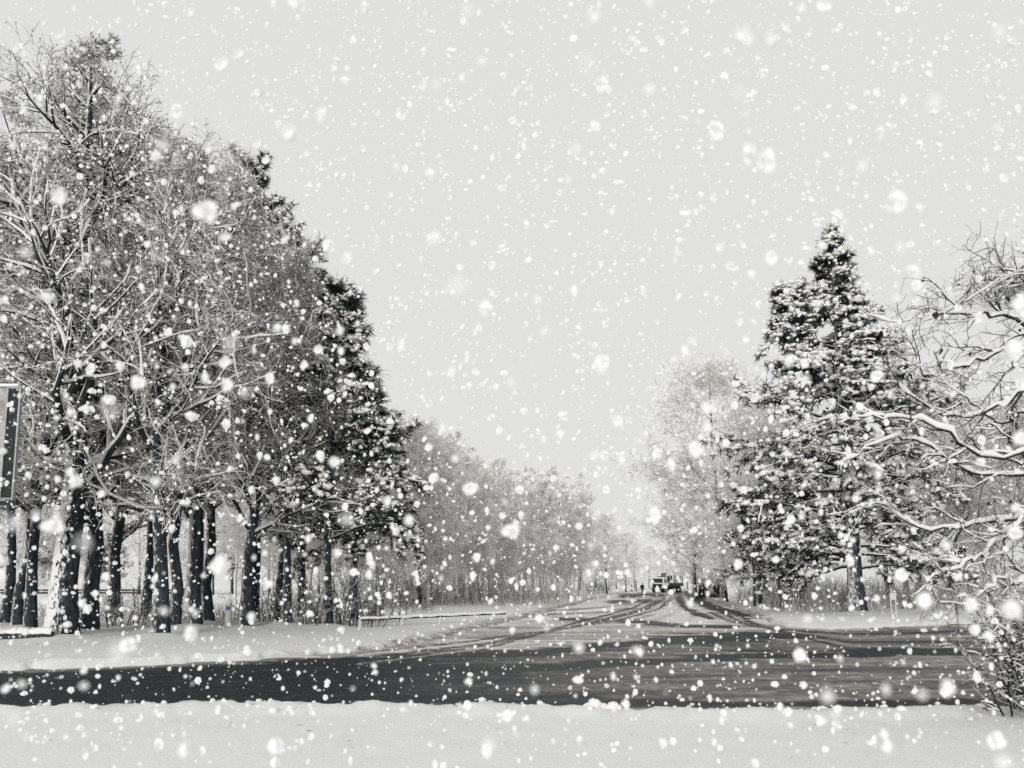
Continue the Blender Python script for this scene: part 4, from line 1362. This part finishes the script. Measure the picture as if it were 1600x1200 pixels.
for i in range(3):
    z0_ = zb + (zt - zb) * i / 3 + 0.008
    z1_ = zb + (zt - zb) * (i + 1) / 3 - 0.008
    part('flank_panel', lambda b_: b_.box((0.15, -0.01, (z0_ + z1_) / 2), (0.27, 0.06, z1_ - z0_)), ['black'], bb)
part('frame', lambda b_: (b_.box((0.305, -0.02, (zt + zb) / 2), (0.04, 0.10, zt - zb + .1)), b_.box((0.005, -0.02, (zt + zb) / 2), (0.04, 0.12, zt - zb + .06)), b_.box((0.15, -0.02, zt + 0.025), (0.25, 0.09, 0.04)), b_.box((0.15, -0.02, zb - 0.022), (0.25, 0.09, 0.035))), ['steel'], bb)
part('base_beam', lambda b_: b_.box((-1.9, 0.1, zb - 0.12), (4.5, 0.10, 0.10)), ['black'], bb)
part('snow_ridge', lambda b_: b_.box((-1.85, 0.0, zt + 0.09), (4.2, 0.14, 0.08)), ['pad'], bb, bevel=0.03)
part('column', lambda b_: cyl(b_, (-2.2, 0.12, -0.3), (-2.2, 0.12, zb - 0.2), 0.14), ['black'], bb)

# --- shovelled heap by the lorry and clods thrown up along the near kerb
hx, hy = gp(1047, 926)
b_ = Bag()
blobs(b_, np.array([[0, 0, 0.1]]), np.array([[0.9, 0.7, 0.55]]), np.random.default_rng(8), base=ICO2, jit=0.06)
o = obj('snow_heap', b_.mesh('snow_heap', [M['pad']]), loc=(hx, hy, 0.02))
tag(o, 'small white heap of snow in front of the lorry stakes', 'snow heap')
for (u, v, s_, lab) in [(929, 1102, 0.12, 'larger snow clod on the near road edge, left of two'), (958, 1104, 0.085, 'smaller snow clod on the near road edge, right of two')]:
    x, y = gp(u, v, 0.12)
    b_ = Bag()
    blobs(b_, np.array([[0, 0, 0], [0.1, .02, -.03], [-.09, 0, -.03]]) * s_ / .12, np.array([[1, .8, .75], [.7, .6, .5], [.6, .6, .5]]) * s_, np.random.default_rng(int(u)), base=ICO2, jit=0.07)
    o = obj('snow_clod', b_.mesh('snow_clod', [M['pad']]), loc=(x, y, 0.12))
    tag(o, lab, 'snow clod')

rg = np.random.default_rng(61)
cu = rg.uniform(-60, 1640, 190)
cv = np.interp(cu, [p[0] for p in near_edge], [p[1] for p in near_edge]) + rg.normal(-9, 7, 190)
cp = np.array([gp(a_, b2_, 0.06) for a_, b2_ in zip(cu, cv)])
cz, ce_ = ground_z(cp[:, 0], cp[:, 1])
csz = np.clip(np.exp(rg.normal(math.log(0.022), 0.5, 190)), 0.008, 0.07)
b_ = Bag()
blobs(b_, np.stack([cp[:, 0], cp[:, 1], np.maximum(cz, 0.01) + csz * 0.3], -1), np.stack([csz * 1.2, csz, csz * 0.75], -1), rg, base=ICO1, jit=0.16)
o = obj('snow_crumbs', b_.mesh('snow_crumbs', [M['pad']]))
tag(o, 'crumbs of snow thrown up along the near edge of the road', 'snow crumbs', kind='stuff')
sx, sy = rg.uniform(-7, 7, 46), rg.uniform(6.5, 11, 46)
sz_, _ = ground_z(sx, sy)
Pst, Rst = _poly(np.stack([sx, sy, sz_ - 0.03], -1), unit(np.stack([rg.normal(size=46) * .6, rg.normal(size=46) * .6, np.ones(46)], -1)), rg.uniform(0.04, 0.12, 46), -0.3, 4, np.full(46, 0.0022), 0.001, rg, 0.1)
b_ = Bag()
tubes(b_, Pst, Rst, 4)
o = obj('dead_stalks', b_.mesh('dead_stalks', [M['leaf']]))
tag(o, 'dead grass stalks poking through the foreground snow', 'grass', kind='stuff')

# ------------------------------------------------------------------ falling snow
fm = bpy.data.materials.new('falling_snow')
fm.use_nodes = True
t = fm.node_tree
t.nodes.clear()
df = t.nodes.new('ShaderNodeBsdfDiffuse'); df.inputs[0].default_value = (0.98, 0.98, 0.98, 1)
tr = t.nodes.new('ShaderNodeBsdfTranslucent'); tr.inputs[0].default_value = (0.97, 0.97, 0.98, 1)
mm = t.nodes.new('ShaderNodeMixShader'); mm.inputs[0].default_value = 0.36
oo = t.nodes.new('ShaderNodeOutputMaterial')
t.links.new(df.outputs[0], mm.inputs[1]); t.links.new(tr.outputs[0], mm.inputs[2]); t.links.new(mm.outputs[0], oo.inputs[0])
rg = np.random.default_rng(99)
nf = 64000
fp = np.stack([rg.uniform(-14, 14, nf), rg.uniform(-2, 13.5, nf), rg.uniform(0.15, 10.5, nf)], -1)
dist = np.linalg.norm(fp - np.array([0, 0, CAMH]), axis=1)
fp = fp[dist > 0.8]
dist = dist[dist > 0.8]
fs = np.clip(np.exp(rg.normal(math.log(0.0124), 0.62, len(fp))), 0.003, 0.034)
fs = np.minimum(fs, np.where(dist < 2.2, 0.004 + 0.003 * dist, 1.0))
asp = 0.75 + 0.5 * rg.random((len(fp), 3))
bag = Bag()
for lo, hi, bs in ((0, 3.5, FL3), (3.5, 7.0, FL2), (7.0, 99, FL1)):
    k_ = (dist >= lo) & (dist < hi)
    blobs(bag, fp[k_], (fs[:, None] * asp)[k_], rg, base=bs, jit=0.12)
o = obj('falling_snow', bag.mesh('falling_snow', [fm], False))
tag(o, 'white snowflakes drifting down through the air', 'snowflakes', kind='stuff')
